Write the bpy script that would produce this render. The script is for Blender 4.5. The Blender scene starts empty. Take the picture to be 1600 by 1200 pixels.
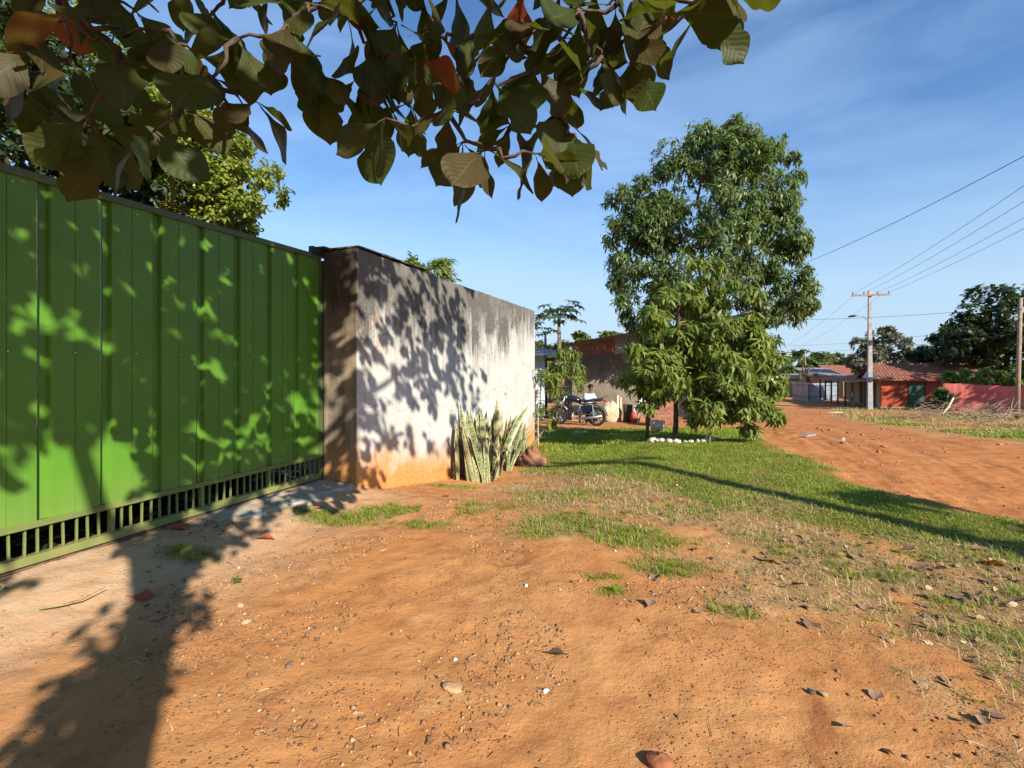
import bpy, math, random
import numpy as np
from mathutils import Vector, Matrix

R = math.radians
sc = bpy.context.scene
col = sc.collection

# ------------------------------------------------------------------ camera
EYE = 1.5
FPX, CX, HZ = 760.0, 800.0, 570.0            # focal length / centre / horizon of the 1600 px photograph
cam_d = bpy.data.cameras.new('camera')
cam = bpy.data.objects.new('camera', cam_d)
col.objects.link(cam)
cam.location = (0, 0, EYE)
cam.rotation_euler = (R(90), 0, 0)
cam_d.sensor_width = 36.0
cam_d.lens = FPX / 1600 * 36.0
cam_d.shift_y = -30.0 / 1600
cam_d.clip_start = 0.05
cam_d.clip_end = 3000
sc.camera = cam

# ------------------------------------------------------------------ sky and sun
SUN_AZ, SUN_EL = R(148.3), R(30)             # azimuth clockwise from +Y
S = Vector((math.sin(SUN_AZ) * math.cos(SUN_EL), math.cos(SUN_AZ) * math.cos(SUN_EL), math.sin(SUN_EL)))
world = bpy.data.worlds.new('World')
sc.world = world
world.use_nodes = True
wn, wl = world.node_tree.nodes, world.node_tree.links
wn.clear()
w_out = wn.new('ShaderNodeOutputWorld')
w_bg = wn.new('ShaderNodeBackground')
w_bg.inputs['Strength'].default_value = 0.083
w_sky = wn.new('ShaderNodeTexSky')
w_sky.sky_type = 'NISHITA'
w_sky.sun_disc = False
w_sky.sun_elevation = SUN_EL
w_sky.sun_rotation = SUN_AZ
w_sky.altitude = 100
w_sky.air_density = 1.15
w_sky.dust_density = 0.0
w_sky.ozone_density = 3.0
# thin cirrus: stretched noise over the whole dome
w_tc = wn.new('ShaderNodeTexCoord')
w_mp = wn.new('ShaderNodeMapping')
w_mp.inputs['Scale'].default_value = (1.1, 1.5, 4.6)
w_mp.inputs['Rotation'].default_value = (0.25, 0.5, 0.4)
w_ns = wn.new('ShaderNodeTexNoise')
w_ns.inputs['Scale'].default_value = 1.9
w_ns.inputs['Detail'].default_value = 7
w_ns.inputs['Roughness'].default_value = 0.52
w_ns.inputs['Distortion'].default_value = 0.5
w_rp = wn.new('ShaderNodeMapRange')
w_rp.inputs['From Min'].default_value = 0.40
w_rp.inputs['From Max'].default_value = 0.80
w_rp.inputs['To Max'].default_value = 0.34
w_mx = wn.new('ShaderNodeMixRGB')
w_mx.inputs['Color2'].default_value = (6.0, 7.0, 8.4, 1)
wl.new(w_tc.outputs['Generated'], w_mp.inputs['Vector'])
wl.new(w_mp.outputs['Vector'], w_ns.inputs['Vector'])
wl.new(w_ns.outputs['Fac'], w_rp.inputs['Value'])
wl.new(w_rp.outputs['Result'], w_mx.inputs['Fac'])
wl.new(w_sky.outputs['Color'], w_mx.inputs['Color1'])
w_hs = wn.new('ShaderNodeHueSaturation')
w_hs.inputs['Saturation'].default_value = 1.08
w_tn = wn.new('ShaderNodeMixRGB')
w_tn.blend_type = 'MULTIPLY'
w_tn.inputs['Fac'].default_value = 1.0
w_tn.inputs['Color2'].default_value = (0.83, 0.96, 1.10, 1)
wl.new(w_mx.outputs['Color'], w_hs.inputs['Color'])
wl.new(w_hs.outputs['Color'], w_tn.inputs['Color1'])
# pale haze low over the horizon, the same all round
w_sp = wn.new('ShaderNodeSeparateXYZ')
wl.new(w_tc.outputs['Generated'], w_sp.inputs[0])
w_hr = wn.new('ShaderNodeMapRange')
w_hr.interpolation_type = 'SMOOTHERSTEP'
w_hr.inputs['From Min'].default_value = -0.02
w_hr.inputs['From Max'].default_value = 0.42
w_hr.inputs['To Min'].default_value = 0.92
w_hr.inputs['To Max'].default_value = 0.0
wl.new(w_sp.outputs[2], w_hr.inputs['Value'])
w_hz = wn.new('ShaderNodeMixRGB')
w_hz.inputs['Color2'].default_value = (3.4, 4.6, 5.9, 1)
wl.new(w_hr.outputs['Result'], w_hz.inputs['Fac'])
wl.new(w_tn.outputs['Color'], w_hz.inputs['Color1'])
wl.new(w_hz.outputs['Color'], w_bg.inputs['Color'])
wl.new(w_bg.outputs['Background'], w_out.inputs['Surface'])

sun_d = bpy.data.lights.new('sun', 'SUN')
sun_d.energy = 4.8
sun_d.angle = R(0.55)
sun_d.color = (1.0, 0.915, 0.765)
sun = bpy.data.objects.new('sun', sun_d)
col.objects.link(sun)
sun.location = S * 50
sun.rotation_euler = S.to_track_quat('Z', 'Y').to_euler()

sc.view_settings.view_transform = 'Standard'
sc.view_settings.look = 'None'
sc.view_settings.exposure = 0.95
sc.view_settings.gamma = 1.0
sc.view_settings.use_curve_mapping = False
sc.render.engine = 'CYCLES'
sc.cycles.max_bounces = 8
sc.cycles.diffuse_bounces = 4
sc.cycles.transparent_max_bounces = 8
sc.cycles.use_denoising = True

# ------------------------------------------------------------------ helpers
rng = np.random.default_rng(11)
random.seed(5)
TH = R(21.0)                                  # the street and the wall run 21 degrees right of the view
SN, CS = math.sin(TH), math.cos(TH)

def W2(u, v):                                 # street frame (along, right) -> world
    return (u * SN + v * CS, u * CS - v * SN)

def UVof(x, y):
    return x * SN + y * CS, x * CS - y * SN

def sstep(a, b, x):
    t = np.clip((np.asarray(x, float) - a) / (b - a), 0, 1)
    return t * t * (3 - 2 * t)

def vnoise(x, y, seed=0):                     # value noise, 0..1
    x = np.asarray(x, float); y = np.asarray(y, float)
    xi = np.floor(x).astype(np.int64); yi = np.floor(y).astype(np.int64)
    xf = x - xi; yf = y - yi
    def h(a, b):
        n = (a * 374761393 + b * 668265263 + seed * 144665) & 0xffffffff
        n = ((n ^ (n >> 13)) * 1274126177) & 0xffffffff
        return ((n ^ (n >> 16)) & 0xffff) / 65535.0
    u = xf * xf * (3 - 2 * xf); v = yf * yf * (3 - 2 * yf)
    return (h(xi, yi) * (1 - u) + h(xi + 1, yi) * u) * (1 - v) + (h(xi, yi + 1) * (1 - u) + h(xi + 1, yi + 1) * u) * v

def fbm(x, y, oct=4, seed=0):
    s = 0; a = 0.5; t = 0
    for i in range(oct):
        s = s + a * vnoise(np.asarray(x) * 2 ** i + 17.3 * i, np.asarray(y) * 2 ** i - 9.1 * i, seed + i); t += a; a *= 0.5
    return s / t

ZY = [-2000, 8, 10, 38, 60, 110, 3000]
ZZ = [0, 0, -0.07, -1.86, -2.4, -2.75, -2.8]

def Zbase(x, y):
    x = np.asarray(x, float); y = np.asarray(y, float)
    z = np.interp(y, ZY, ZZ)
    u, v = UVof(x, y)
    z = z + 0.10 * (1 - sstep(-4.05, -3.2, v)) * (1 - sstep(4.3, 5.2, u))
    z = z - np.interp(u, [4.75, 5.4, 7.2, 9.0, 11.5, 15], [0, .12, .38, .36, .22, 0]) * (1 - sstep(-3.0, -0.4, v))
    return z

def Z(x, y):                                  # terrain height with lumps
    z = Zbase(x, y)
    d = np.clip(1.5 - 0.02 * np.asarray(y, float), 0.4, 1.5)
    z = z + 0.05 * (fbm(np.asarray(x) * 0.55, np.asarray(y) * 0.55, 3, 3) - 0.5) * d
    z = z + 0.028 * (fbm(np.asarray(x) * 3.1, np.asarray(y) * 3.1, 4, 8) - 0.5)
    near = 1 - sstep(9, 13, np.asarray(y, float))
    z = z + near * 0.020 * (np.abs(fbm(np.asarray(x) * 7.3, np.asarray(y) * 7.3, 3, 12) - 0.5) * 2 - 0.35)
    rd = roadmask(x, y)
    u, v = UVof(np.asarray(x, float), np.asarray(y, float))
    rut = np.abs(fbm(u * 0.35 + 3, v * 3.0, 4, 21) - 0.5)
    z = z - rd * 0.035 + rd * 0.11 * (rut - 0.12)
    # ragged clods along the near edge of the road
    bank = np.exp(-((v - np.interp(u, RLu, RLv) - 0.55) / 0.45) ** 2) * sstep(10.5, 13, u) * (1 - sstep(24, 30, u))
    z = z + bank * 0.22 * np.abs(fbm(u * 1.7, v * 2.2, 4, 33) - 0.42)
    return z

RLu = [-30, 0, 5, 6.3, 7.1, 7.9, 10.8, 14, 20, 30, 50, 68, 120, 400]
RLv = [4.2, 3.9, 3.5, 2.86, 2.1, 1.7, 1.35, 1.5, 2.6, 3.9, 8.0, 12, 26, 120]
RRu = [-30, 0, 12.5, 14.3, 20, 26, 35, 50, 68, 120, 400]
RRv = [7.4, 7.0, 5.9, 5.1, 5.1, 5.6, 7.5, 11, 17, 34, 140]

def roadmask(x, y, soft=0.25):
    x = np.asarray(x, float); y = np.asarray(y, float)
    u, v = UVof(x, y)
    n = (fbm(x * 1.3, y * 1.3, 4, 51) - 0.5) * 0.9
    a = sstep(-soft, soft, v - np.interp(u, RLu, RLv) + n)
    b = sstep(-soft, soft, np.interp(u, RRu, RRv) - v + n)
    m = a * b
    # side street that leaves to the right in front of the red house
    c = np.interp(x, [8, 13, 20, 40, 90], [27.5, 27, 26.4, 26, 27])
    s = sstep(-0.3, 0.3, 1.9 - np.abs(y - c) + n) * sstep(11, 13, x)
    return np.maximum(m, s)

def ground_at(px, py):                        # the ground point seen at a photo pixel
    k = (px - CX) / FPX; t = (HZ - py) / FPX
    ys = np.concatenate([np.linspace(1.2, 40, 3000), np.linspace(40, 200, 1500)])
    d = EYE + t * ys - Zbase(k * ys, ys)
    i = int(np.argmax(d < 0)); y = ys[i]
    return Vector((k * y, y, float(Z(k * y, y))))

def at(px, py, y):                            # a point seen at a photo pixel, y metres ahead
    return Vector(((px - CX) / FPX * y, y, EYE + (HZ - py) / FPX * y))

def proj(P):
    P = np.asarray(P, float)
    y = np.where(P[..., 1] > 0.05, P[..., 1], 0.05)
    return CX + FPX * P[..., 0] / y, HZ - FPX * (P[..., 2] - EYE) / y, P[..., 1] > 0.05

def gz(x, y):
    return float(Z(x, y))

def tag(o, label=None, cat=None, group=None, kind=None):
    if label: o['label'] = label
    if cat: o['category'] = cat
    if group: o['group'] = group
    if kind: o['kind'] = kind
    return o

def empty(name, loc, rz=0):
    o = bpy.data.objects.new(name, None)
    o.empty_display_size = 0.1
    col.objects.link(o)
    o.location = loc
    o.rotation_euler = (0, 0, rz)
    return o

def np_mesh(name, V, F, smooth=False):        # V (n,3); F (m,k) with constant k
    V = np.ascontiguousarray(V, np.float32); F = np.ascontiguousarray(F, np.int32)
    me = bpy.data.meshes.new(name)
    me.vertices.add(len(V)); me.vertices.foreach_set('co', V.ravel())
    m, k = F.shape
    me.loops.add(m * k); me.loops.foreach_set('vertex_index', F.ravel())
    me.polygons.add(m)
    me.polygons.foreach_set('loop_start', np.arange(m, dtype=np.int32) * k)
    me.polygons.foreach_set('loop_total', np.full(m, k, np.int32))
    if smooth: me.polygons.foreach_set('use_smooth', np.ones(m, bool))
    me.update(calc_edges=True)
    return me

def link_mesh(name, me, mat, parent=None, world=True):
    o = bpy.data.objects.new(name, me)
    col.objects.link(o)
    mats = mat if isinstance(mat, (list, tuple)) else [mat]
    if len(me.materials) == 0:
        for m in mats: me.materials.append(m)
    if parent is not None:
        o.parent = parent
        if world:
            P = Matrix.Translation(parent.location) @ parent.rotation_euler.to_matrix().to_4x4()
            o.matrix_parent_inverse = P.inverted()
    return o

class MB:
    def __init__(s): s.v = []; s.f = []; s.mi = []
    def add(s, V, F, mi=0):
        b = len(s.v)
        s.v += [tuple(p) for p in V]
        s.f += [tuple(i + b for i in f) for f in F]
        s.mi += [mi] * len(F)
        return s
    def box(s, lo, hi, M=None, mi=0):
        x0, y0, z0 = lo; x1, y1, z1 = hi
        V = [(x0, y0, z0), (x1, y0, z0), (x1, y1, z0), (x0, y1, z0), (x0, y0, z1), (x1, y0, z1), (x1, y1, z1), (x0, y1, z1)]
        if M is not None: V = [M @ Vector(p) for p in V]
        return s.add(V, [(0, 3, 2, 1), (4, 5, 6, 7), (0, 1, 5, 4), (1, 2, 6, 5), (2, 3, 7, 6), (3, 0, 4, 7)], mi)
    def tube(s, pts, rad, n=8, cap=True, mi=0):
        pts = [Vector(p) for p in pts]
        if not hasattr(rad, '__len__'): rad = [rad] * len(pts)
        V = []; F = []; prev = None
        for i, p in enumerate(pts):
            t = (pts[min(i + 1, len(pts) - 1)] - pts[max(i - 1, 0)])
            if t.length < 1e-9: t = Vector((0, 0, 1))
            t.normalize()
            if prev is None:
                a = t.cross(Vector((0, 0, 1)) if abs(t.z) < 0.9 else Vector((1, 0, 0))).normalized()
            else:
                a = (prev - t * prev.dot(t)).normalized()
            prev = a
            b = t.cross(a)
            for j in range(n):
                q = 2 * math.pi * j / n
                V.append(p + (a * math.cos(q) + b * math.sin(q)) * rad[i])
        for i in range(len(pts) - 1):
            for j in range(n):
                F.append((i * n + j, i * n + (j + 1) % n, (i + 1) * n + (j + 1) % n, (i + 1) * n + j))
        if cap:
            F.append(tuple(range(n - 1, -1, -1))); F.append(tuple((len(pts) - 1) * n + j for j in range(n)))
        return s.add(V, F, mi)
    def lathe(s, prof, n=20, M=None, mi=0, close=False):    # prof: (r, z)
        V = []; F = []
        for r, z in prof:
            for j in range(n):
                q = 2 * math.pi * j / n
                V.append(Vector((r * math.cos(q), r * math.sin(q), z)))
        k = len(prof)
        for i in range(k if close else k - 1):
            a = i; b = (i + 1) % k
            for j in range(n):
                F.append((a * n + j, a * n + (j + 1) % n, b * n + (j + 1) % n, b * n + j))
        if not close:
            F.append(tuple(range(n - 1, -1, -1))); F.append(tuple((k - 1) * n + j for j in range(n)))
        if M is not None: V = [M @ p for p in V]
        return s.add(V, F, mi)
    def prism(s, poly, y0, y1, M=None, mi=0):               # poly in x,z ; extruded along y
        n = len(poly)
        V = [Vector((x, y0, z)) for x, z in poly] + [Vector((x, y1, z)) for x, z in poly]
        F = [tuple(range(n)), tuple(range(2 * n - 1, n - 1, -1))]
        F += [(i, i + n, (i + 1) % n + n, (i + 1) % n) for i in range(n)]
        if M is not None: V = [M @ p for p in V]
        return s.add(V, F, mi)
    def blob(s, c, r, seed=0, rough=0.2, n=10, m=7, mi=0, M=None):
        rs = random.Random(seed); V = []; F = []
        ph = [rs.uniform(0, 6.28) for _ in range(6)]
        for i in range(m + 1):
            a = math.pi * i / m
            for j in range(n):
                b = 2 * math.pi * j / n
                k = 1 + rough * (math.sin(2 * b + ph[0]) * math.sin(2 * a + ph[1]) + 0.6 * math.sin(3 * b + ph[2] + a * 2) + 0.5 * math.sin(5 * a + ph[3] + b)) * 0.6
                if 0 < i < m: k += rs.uniform(-rough, rough) * 0.3
                V.append(Vector((c[0] + r[0] * k * math.sin(a) * math.cos(b), c[1] + r[1] * k * math.sin(a) * math.sin(b), c[2] + r[2] * k * math.cos(a))))
        for i in range(m):
            for j in range(n):
                F.append((i * n + j, (i + 1) * n + j, (i + 1) * n + (j + 1) % n, i * n + (j + 1) % n))
        if M is not None: V = [M @ p for p in V]
        return s.add(V, F, mi)
    def mesh(s, name, mats, smooth=False):
        me = bpy.data.meshes.new(name)
        me.from_pydata(s.v, [], s.f)
        for m in (mats if isinstance(mats, (list, tuple)) else [mats]): me.materials.append(m)
        if max(s.mi, default=0) > 0: me.polygons.foreach_set('material_index', s.mi)
        if smooth: me.polygons.foreach_set('use_smooth', [True] * len(s.f))
        me.validate(); me.update()
        return me
    def build(s, name, mats, parent=None, world=True, smooth=False, bevel=0):
        o = link_mesh(name, s.mesh(name, mats, smooth), mats, parent, world)
        if bevel:
            b = o.modifiers.new('bevel', 'BEVEL'); b.width = bevel; b.segments = 2; b.limit_method = 'ANGLE'
        return o

def copy_tree(o, parent=None):
    c = o.copy(); col.objects.link(c); c.parent = parent
    for ch in list(o.children): copy_tree(ch, c)
    return c

# ------------------------------------------------------------------ materials
class NT:
    def __init__(s, name):
        s.m = bpy.data.materials.new(name); s.m.use_nodes = True
        s.n = s.m.node_tree.nodes; s.l = s.m.node_tree.links
        s.n.clear()
        s.out = s.n.new('ShaderNodeOutputMaterial')
        s.p = s.n.new('ShaderNodeBsdfPrincipled')
        s.l.new(s.p.outputs[0], s.out.inputs['Surface'])
        s.tc = s.n.new('ShaderNodeTexCoord')
    def put(s, sock, val):
        if isinstance(val, bpy.types.NodeSocket): s.l.new(val, sock)
        else:
            if isinstance(val, (tuple, list)) and len(val) == 3 and sock.type == 'RGBA': val = (*val, 1)
            sock.default_value = val
    def vec(s, scale=(1, 1, 1), src='Object', loc=(0, 0, 0)):
        mp = s.n.new('ShaderNodeMapping')
        mp.inputs['Scale'].default_value = scale; mp.inputs['Location'].default_value = loc
        s.l.new(s.tc.outputs[src], mp.inputs['Vector'])
        return mp.outputs['Vector']
    def noise(s, scale=5, detail=4, rough=0.55, vec=None, dist=0):
        n = s.n.new('ShaderNodeTexNoise')
        n.inputs['Scale'].default_value = scale; n.inputs['Detail'].default_value = detail
        n.inputs['Roughness'].default_value = rough; n.inputs['Distortion'].default_value = dist
        s.l.new(vec if vec is not None else s.tc.outputs['Object'], n.inputs['Vector'])
        return n.outputs['Fac']
    def voro(s, scale=20, vec=None, feature='F1', out='Distance'):
        n = s.n.new('ShaderNodeTexVoronoi'); n.feature = feature
        n.inputs['Scale'].default_value = scale
        s.l.new(vec if vec is not None else s.tc.outputs['Object'], n.inputs['Vector'])
        return n.outputs[out]
    def n_warp(s):
        n = s.n.new('ShaderNodeTexNoise'); n.inputs['Scale'].default_value = 3.0; n.inputs['Detail'].default_value = 5
        s.l.new(s.tc.outputs['Object'], n.inputs['Vector'])
        mx = s.n.new('ShaderNodeMixRGB'); mx.blend_type = 'ADD'; mx.inputs['Fac'].default_value = 0.35
        s.l.new(s.tc.outputs['Object'], mx.inputs['Color1']); s.l.new(n.outputs['Color'], mx.inputs['Color2'])
        return mx.outputs['Color']
    def rng(s, v, a, b, c=0.0, d=1.0):
        n = s.n.new('ShaderNodeMapRange'); n.interpolation_type = 'SMOOTHSTEP'
        s.put(n.inputs['Value'], v)
        for k, x in (('From Min', a), ('From Max', b), ('To Min', c), ('To Max', d)): s.put(n.inputs[k], x)
        return n.outputs['Result']
    def math(s, op, a, b=0.0):
        n = s.n.new('ShaderNodeMath'); n.operation = op
        s.put(n.inputs[0], a); s.put(n.inputs[1], b)
        return n.outputs[0]
    def mix(s, f, a, b, mode='MIX'):
        n = s.n.new('ShaderNodeMixRGB'); n.blend_type = mode
        s.put(n.inputs['Fac'], f); s.put(n.inputs['Color1'], a); s.put(n.inputs['Color2'], b)
        return n.outputs['Color']
    def attr(s, name):
        n = s.n.new('ShaderNodeAttribute'); n.attribute_name = name
        return n.outputs['Fac']
    def island(s):
        return s.n.new('ShaderNodeNewGeometry').outputs['Random Per Island']
    def objrand(s):
        return s.n.new('ShaderNodeObjectInfo').outputs['Random']
    def sep(s, src='Object'):
        n = s.n.new('ShaderNodeSeparateXYZ'); s.l.new(s.tc.outputs[src], n.inputs[0])
        return n.outputs
    def bump(s, h, strength=0.5, dist=0.01, base=None):
        n = s.n.new('ShaderNodeBump')
        n.inputs['Strength'].default_value = strength; n.inputs['Distance'].default_value = dist
        s.l.new(h, n.inputs['Height'])
        if base is not None: s.l.new(base, n.inputs['Normal'])
        s.l.new(n.outputs['Normal'], s.p.inputs['Normal'])
        return n.outputs['Normal']
    def done(s, color, rough=0.8, metal=0.0, spec=0.3):
        s.put(s.p.inputs['Base Color'], color); s.put(s.p.inputs['Roughness'], rough)
        s.put(s.p.inputs['Metallic'], metal); s.put(s.p.inputs['Specular IOR Level'], spec)
        return s.m
    def translucent(s, color, fac):
        t = s.n.new('ShaderNodeBsdfTranslucent'); s.put(t.inputs['Color'], color)
        mx = s.n.new('ShaderNodeMixShader'); mx.inputs[0].default_value = fac
        s.l.new(s.p.outputs[0], mx.inputs[1]); s.l.new(t.outputs[0], mx.inputs[2])
        s.l.new(mx.outputs[0], s.out.inputs['Surface'])

def plain(name, c, rough=0.7, var=0.25, scale=6, metal=0.0, spec=0.3, bump=0.0, bscale=40, dirt=None):
    t = NT(name)
    n = t.noise(scale, 5, 0.6)
    d = tuple(x * (1 - var) for x in c); h = tuple(min(1, x * (1 + var)) for x in c)
    cc = t.mix(t.rng(n, 0.3, 0.7), d, h)
    if dirt is not None:
        cc = t.mix(t.rng(t.noise(scale * 0.6, 6, 0.7), 0.48, 0.7, 0, 0.8), cc, dirt)
    if bump: t.bump(t.noise(bscale, 4, 0.6), bump, 0.01)
    return t.done(cc, rough, metal, spec)

def leafmat(name, c1, c2, c3=None, trans=0.3, rough=0.42, spec=0.4, obj=False, tcol=None):
    t = NT(name)
    r = t.objrand() if obj else t.island()
    c = t.mix(t.rng(r, 0.0, 0.85), c1, c2)
    if c3 is not None: c = t.mix(t.rng(r, 0.86, 0.97), c, c3)
    n = t.noise(1.2, 3, 0.5)
    c = t.mix(t.rng(n, 0.3, 0.7, 0, 0.45), c, t.mix(0.5, c1, (0, 0, 0)))
    m = t.done(c, rough, 0, spec)
    t.translucent(t.mix(0.6, c, tcol if tcol else (0.35, 0.5, 0.05)), trans)
    return m

# ------------------------------------------------------------------ where the lawn and the dry grass grow (ground polygons)
def gpoly(pix):
    out = []
    for px, py in pix:
        g = ground_at(px, py); out.append((g.x, g.y))
    return np.array(out)

def poly_sd(P, x, y):                         # signed distance, positive inside
    x = np.asarray(x, float); y = np.asarray(y, float)
    d = np.full(x.shape, 1e9); ins = np.zeros(x.shape, bool)
    n = len(P)
    for i in range(n):
        ax, ay = P[i]; bx, by = P[(i + 1) % n]
        ex, ey = bx - ax, by - ay
        t = np.clip(((x - ax) * ex + (y - ay) * ey) / (ex * ex + ey * ey + 1e-12), 0, 1)
        d = np.minimum(d, np.hypot(x - ax - t * ex, y - ay - t * ey))
        c = ((ay > y) != (by > y)) & (x < (bx - ax) * (y - ay) / (by - ay + 1e-12) + ax)
        ins ^= c
    return np.where(ins, d, -d)

P_LUSH = gpoly([(838, 700), (850, 672), (1000, 672), (1190, 688), (1262, 722), (1340, 756), (1480, 786), (1660, 815), (1900, 860), (1900, 950), (1600, 885), (1400, 852), (1260, 822), (1130, 792), (1010, 762), (900, 745), (850, 735)])
P_DRY = gpoly([(840, 730), (1000, 742), (1250, 790), (1600, 850), (2000, 960), (2000, 1200), (1690, 1200), (1560, 1120), (1400, 1035), (1270, 965), (1120, 888), (1010, 870), (900, 850), (790, 830), (760, 800)])
PATCHES = [(552, 812, .42, .22, 1.0), (610, 800, .3, .2, 1.0), (480, 800, .25, .12, .6), (668, 822, .3, .13, .7), (925, 832, .55, .22, 1.0), (985, 846, .4, .2, 1.0), (890, 815, .5, .2, .8), (1050, 888, .22, .12, .9),
           (958, 930, .10, .06, .8), (940, 905, .10, .05, .6), (700, 760, .35, .18, .5), (760, 790, .4, .2, .45), (1075, 800, .5, .2, .5), (870, 775, .5, .3, .6), (300, 868, .2, .1, .6), (730, 800, .2, .1, .6),
           (1150, 960, .14, .08, .7), (1480, 950, .20, .12, .55), (1560, 1000, .22, .15, .65), (1590, 930, .25, .15, .5), (1330, 900, .35, .15, .4), (1250, 870, .3, .2, .4), (1500, 870, .5, .2, .5), (1420, 905, .3, .1, .5)]
PG = [(ground_at(a, b), rx, ry, k) for a, b, rx, ry, k in PATCHES]

def lushness(x, y):
    n = fbm(np.asarray(x) * 1.7, np.asarray(y) * 1.7, 4, 61)
    m = sstep(-0.35, 0.35, poly_sd(P_LUSH, x, y) + (n - 0.5) * 1.1)
    for g, rx, ry, k in PG:
        q = ((x - g.x) / rx) ** 2 + ((y - g.y) / ry) ** 2
        m = np.maximum(m, 0.85 * k * (1 - sstep(0.0, 2.4, q + (n - 0.5) * 4.0)))
    u, v = UVof(np.asarray(x, float), np.asarray(y, float))
    rl = np.interp(u, RLu, RLv)
    far = sstep(9, 11, u) * (1 - sstep(0.0, 0.5, v - rl + 0.8 + (n - .5) * 1.6)) * sstep(-3.2, -2.0, v) * (1 - sstep(13.0, 14.4, np.asarray(y) + (n - .5) * 2))
    m = np.maximum(m, far)
    rr = np.interp(u, RRu, RRv)
    m = np.maximum(m, 0.75 * sstep(0.1, 0.9, v - rr) * sstep(0.42, 0.58, fbm(np.asarray(x) * 0.5, np.asarray(y) * 0.5, 3, 77)) * (1 - roadmask(x, y)))
    return m * (1 - 0.95 * roadmask(x, y))

def dryness(x, y):
    n = fbm(np.asarray(x) * 2.3, np.asarray(y) * 2.3, 4, 91)
    m = sstep(-0.30, 0.45, poly_sd(P_DRY, x, y) + (n - 0.5) * 1.5) * sstep(0.24, 0.48, n)
    u, v = UVof(np.asarray(x, float), np.asarray(y, float))
    rr = np.interp(u, RRu, RRv)
    m = np.maximum(m, 0.6 * sstep(0.0, 0.8, v - rr) * sstep(0.40, 0.6, 1 - n) * (1 - roadmask(x, y)))
    return m * (1 - 0.95 * roadmask(x, y))

# ------------------------------------------------------------------ ground material
def soil(name):
    t = NT(name)
    P = t.tc.outputs['Object']
    n1 = t.noise(0.55, 5, 0.6); n2 = t.noise(4.0, 6, 0.62); n3 = t.noise(26, 5, 0.7); n4 = t.noise(110, 3, 0.7)
    earth = t.mix(t.rng(n1, 0.32, 0.68), (0.43, 0.185, 0.062), (0.475, 0.235, 0.094))
    earth = t.mix(t.rng(n2, 0.47, 0.68, 0, 0.75), earth, (0.33, 0.130, 0.048))
    damp = t.noise(1.3, 6, 0.62, t.vec((1, 1, 1), loc=(1, 6, 2)), 0.6)
    earth = t.mix(t.rng(damp, 0.60, 0.68, 0, 0.7), earth, (0.25, 0.080, 0.030))
    earth = t.mix(t.rng(damp, 0.42, 0.34, 0, 0.55), earth, (0.52, 0.30, 0.145))
    earth = t.mix(t.rng(n3, 0.52, 0.72, 0, 0.55), earth, (0.30, 0.155, 0.075))
    earth = t.mix(t.rng(n4, 0.60, 0.78, 0, 0.6), earth, (0.56, 0.36, 0.21))
    # worn-in crumbs: dark and pale grains gathered in patches
    patch = t.rng(t.noise(1.5, 4, 0.6, t.vec((1, 1, 1), loc=(4, 9, 0))), 0.44, 0.56)
    vd = t.voro(58); vc = t.voro(58, out='Color')
    grain = t.rng(vd, 0.22, 0.38, 1, 0)
    gs = t.n.new('ShaderNodeSeparateXYZ'); t.l.new(vc, gs.inputs[0])
    keep = t.math('MULTIPLY', t.rng(gs.outputs[0], 0.62, 0.66), patch)
    gcol = t.mix(gs.outputs[1], (0.10, 0.065, 0.045), (0.52, 0.36, 0.22))
    gcol = t.mix(t.rng(gs.outputs[2], 0.35, 0.4), gcol, (0.12, 0.07, 0.045))
    earth = t.mix(t.math('MULTIPLY', grain, keep), earth, gcol)
    yard_shade = t.mix(t.rng(n3, .4, .6), (0.030, 0.022, 0.014), (0.060, 0.040, 0.024))  # soil colour darkened to stand for the shade behind the gate
    earth = t.mix(t.attr('yard'), earth, yard_shade)
    pale = t.math('MULTIPLY', t.attr('pale'), t.rng(n2, 0.25, 0.7, 0.55, 1))
    earth = t.mix(pale, earth, (0.50, 0.345, 0.225))
    road = t.mix(t.rng(n2, 0.35, 0.7), (0.44, 0.185, 0.066), (0.36, 0.125, 0.042))
    road = t.mix(t.rng(t.noise(1.1, 6, 0.65, t.vec((1, 1, 1), loc=(7, 1, 0))), 0.52, 0.7, 0, 0.8), road, (0.47, 0.225, 0.09))
    c = t.mix(t.attr('road'), earth, road)
    turf = t.mix(t.rng(n3, 0.35, 0.65), (0.10, 0.105, 0.030), (0.20, 0.15, 0.055))
    c = t.mix(t.math('MULTIPLY', t.attr('green'), 0.85), c, turf)
    straw = t.mix(t.rng(n4, 0.35, 0.65), (0.36, 0.255, 0.12), (0.24, 0.14, 0.065))
    c = t.mix(t.math('MULTIPLY', t.attr('dry'), 0.75), c, straw)
    h = t.math('ADD', t.math('MULTIPLY', n3, 0.6), t.math('MULTIPLY', n4, 0.15))
    h = t.math('ADD', h, t.math('MULTIPLY', t.math('MULTIPLY', grain, keep), 0.35))
    t.bump(h, 0.75, 0.022)
    return t.done(c, 0.95, 0, 0.12)

M_SOIL = soil('red_earth')

# ------------------------------------------------------------------ the ground sheet, split into ground and road
def axis(parts):
    out = [parts[0][0]]
    for a, b, step in parts:
        n = max(1, int(round((b - a) / step)))
        out += list(a + (b - a) * (np.arange(1, n + 1) / n))
    return np.array(out)

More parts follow.
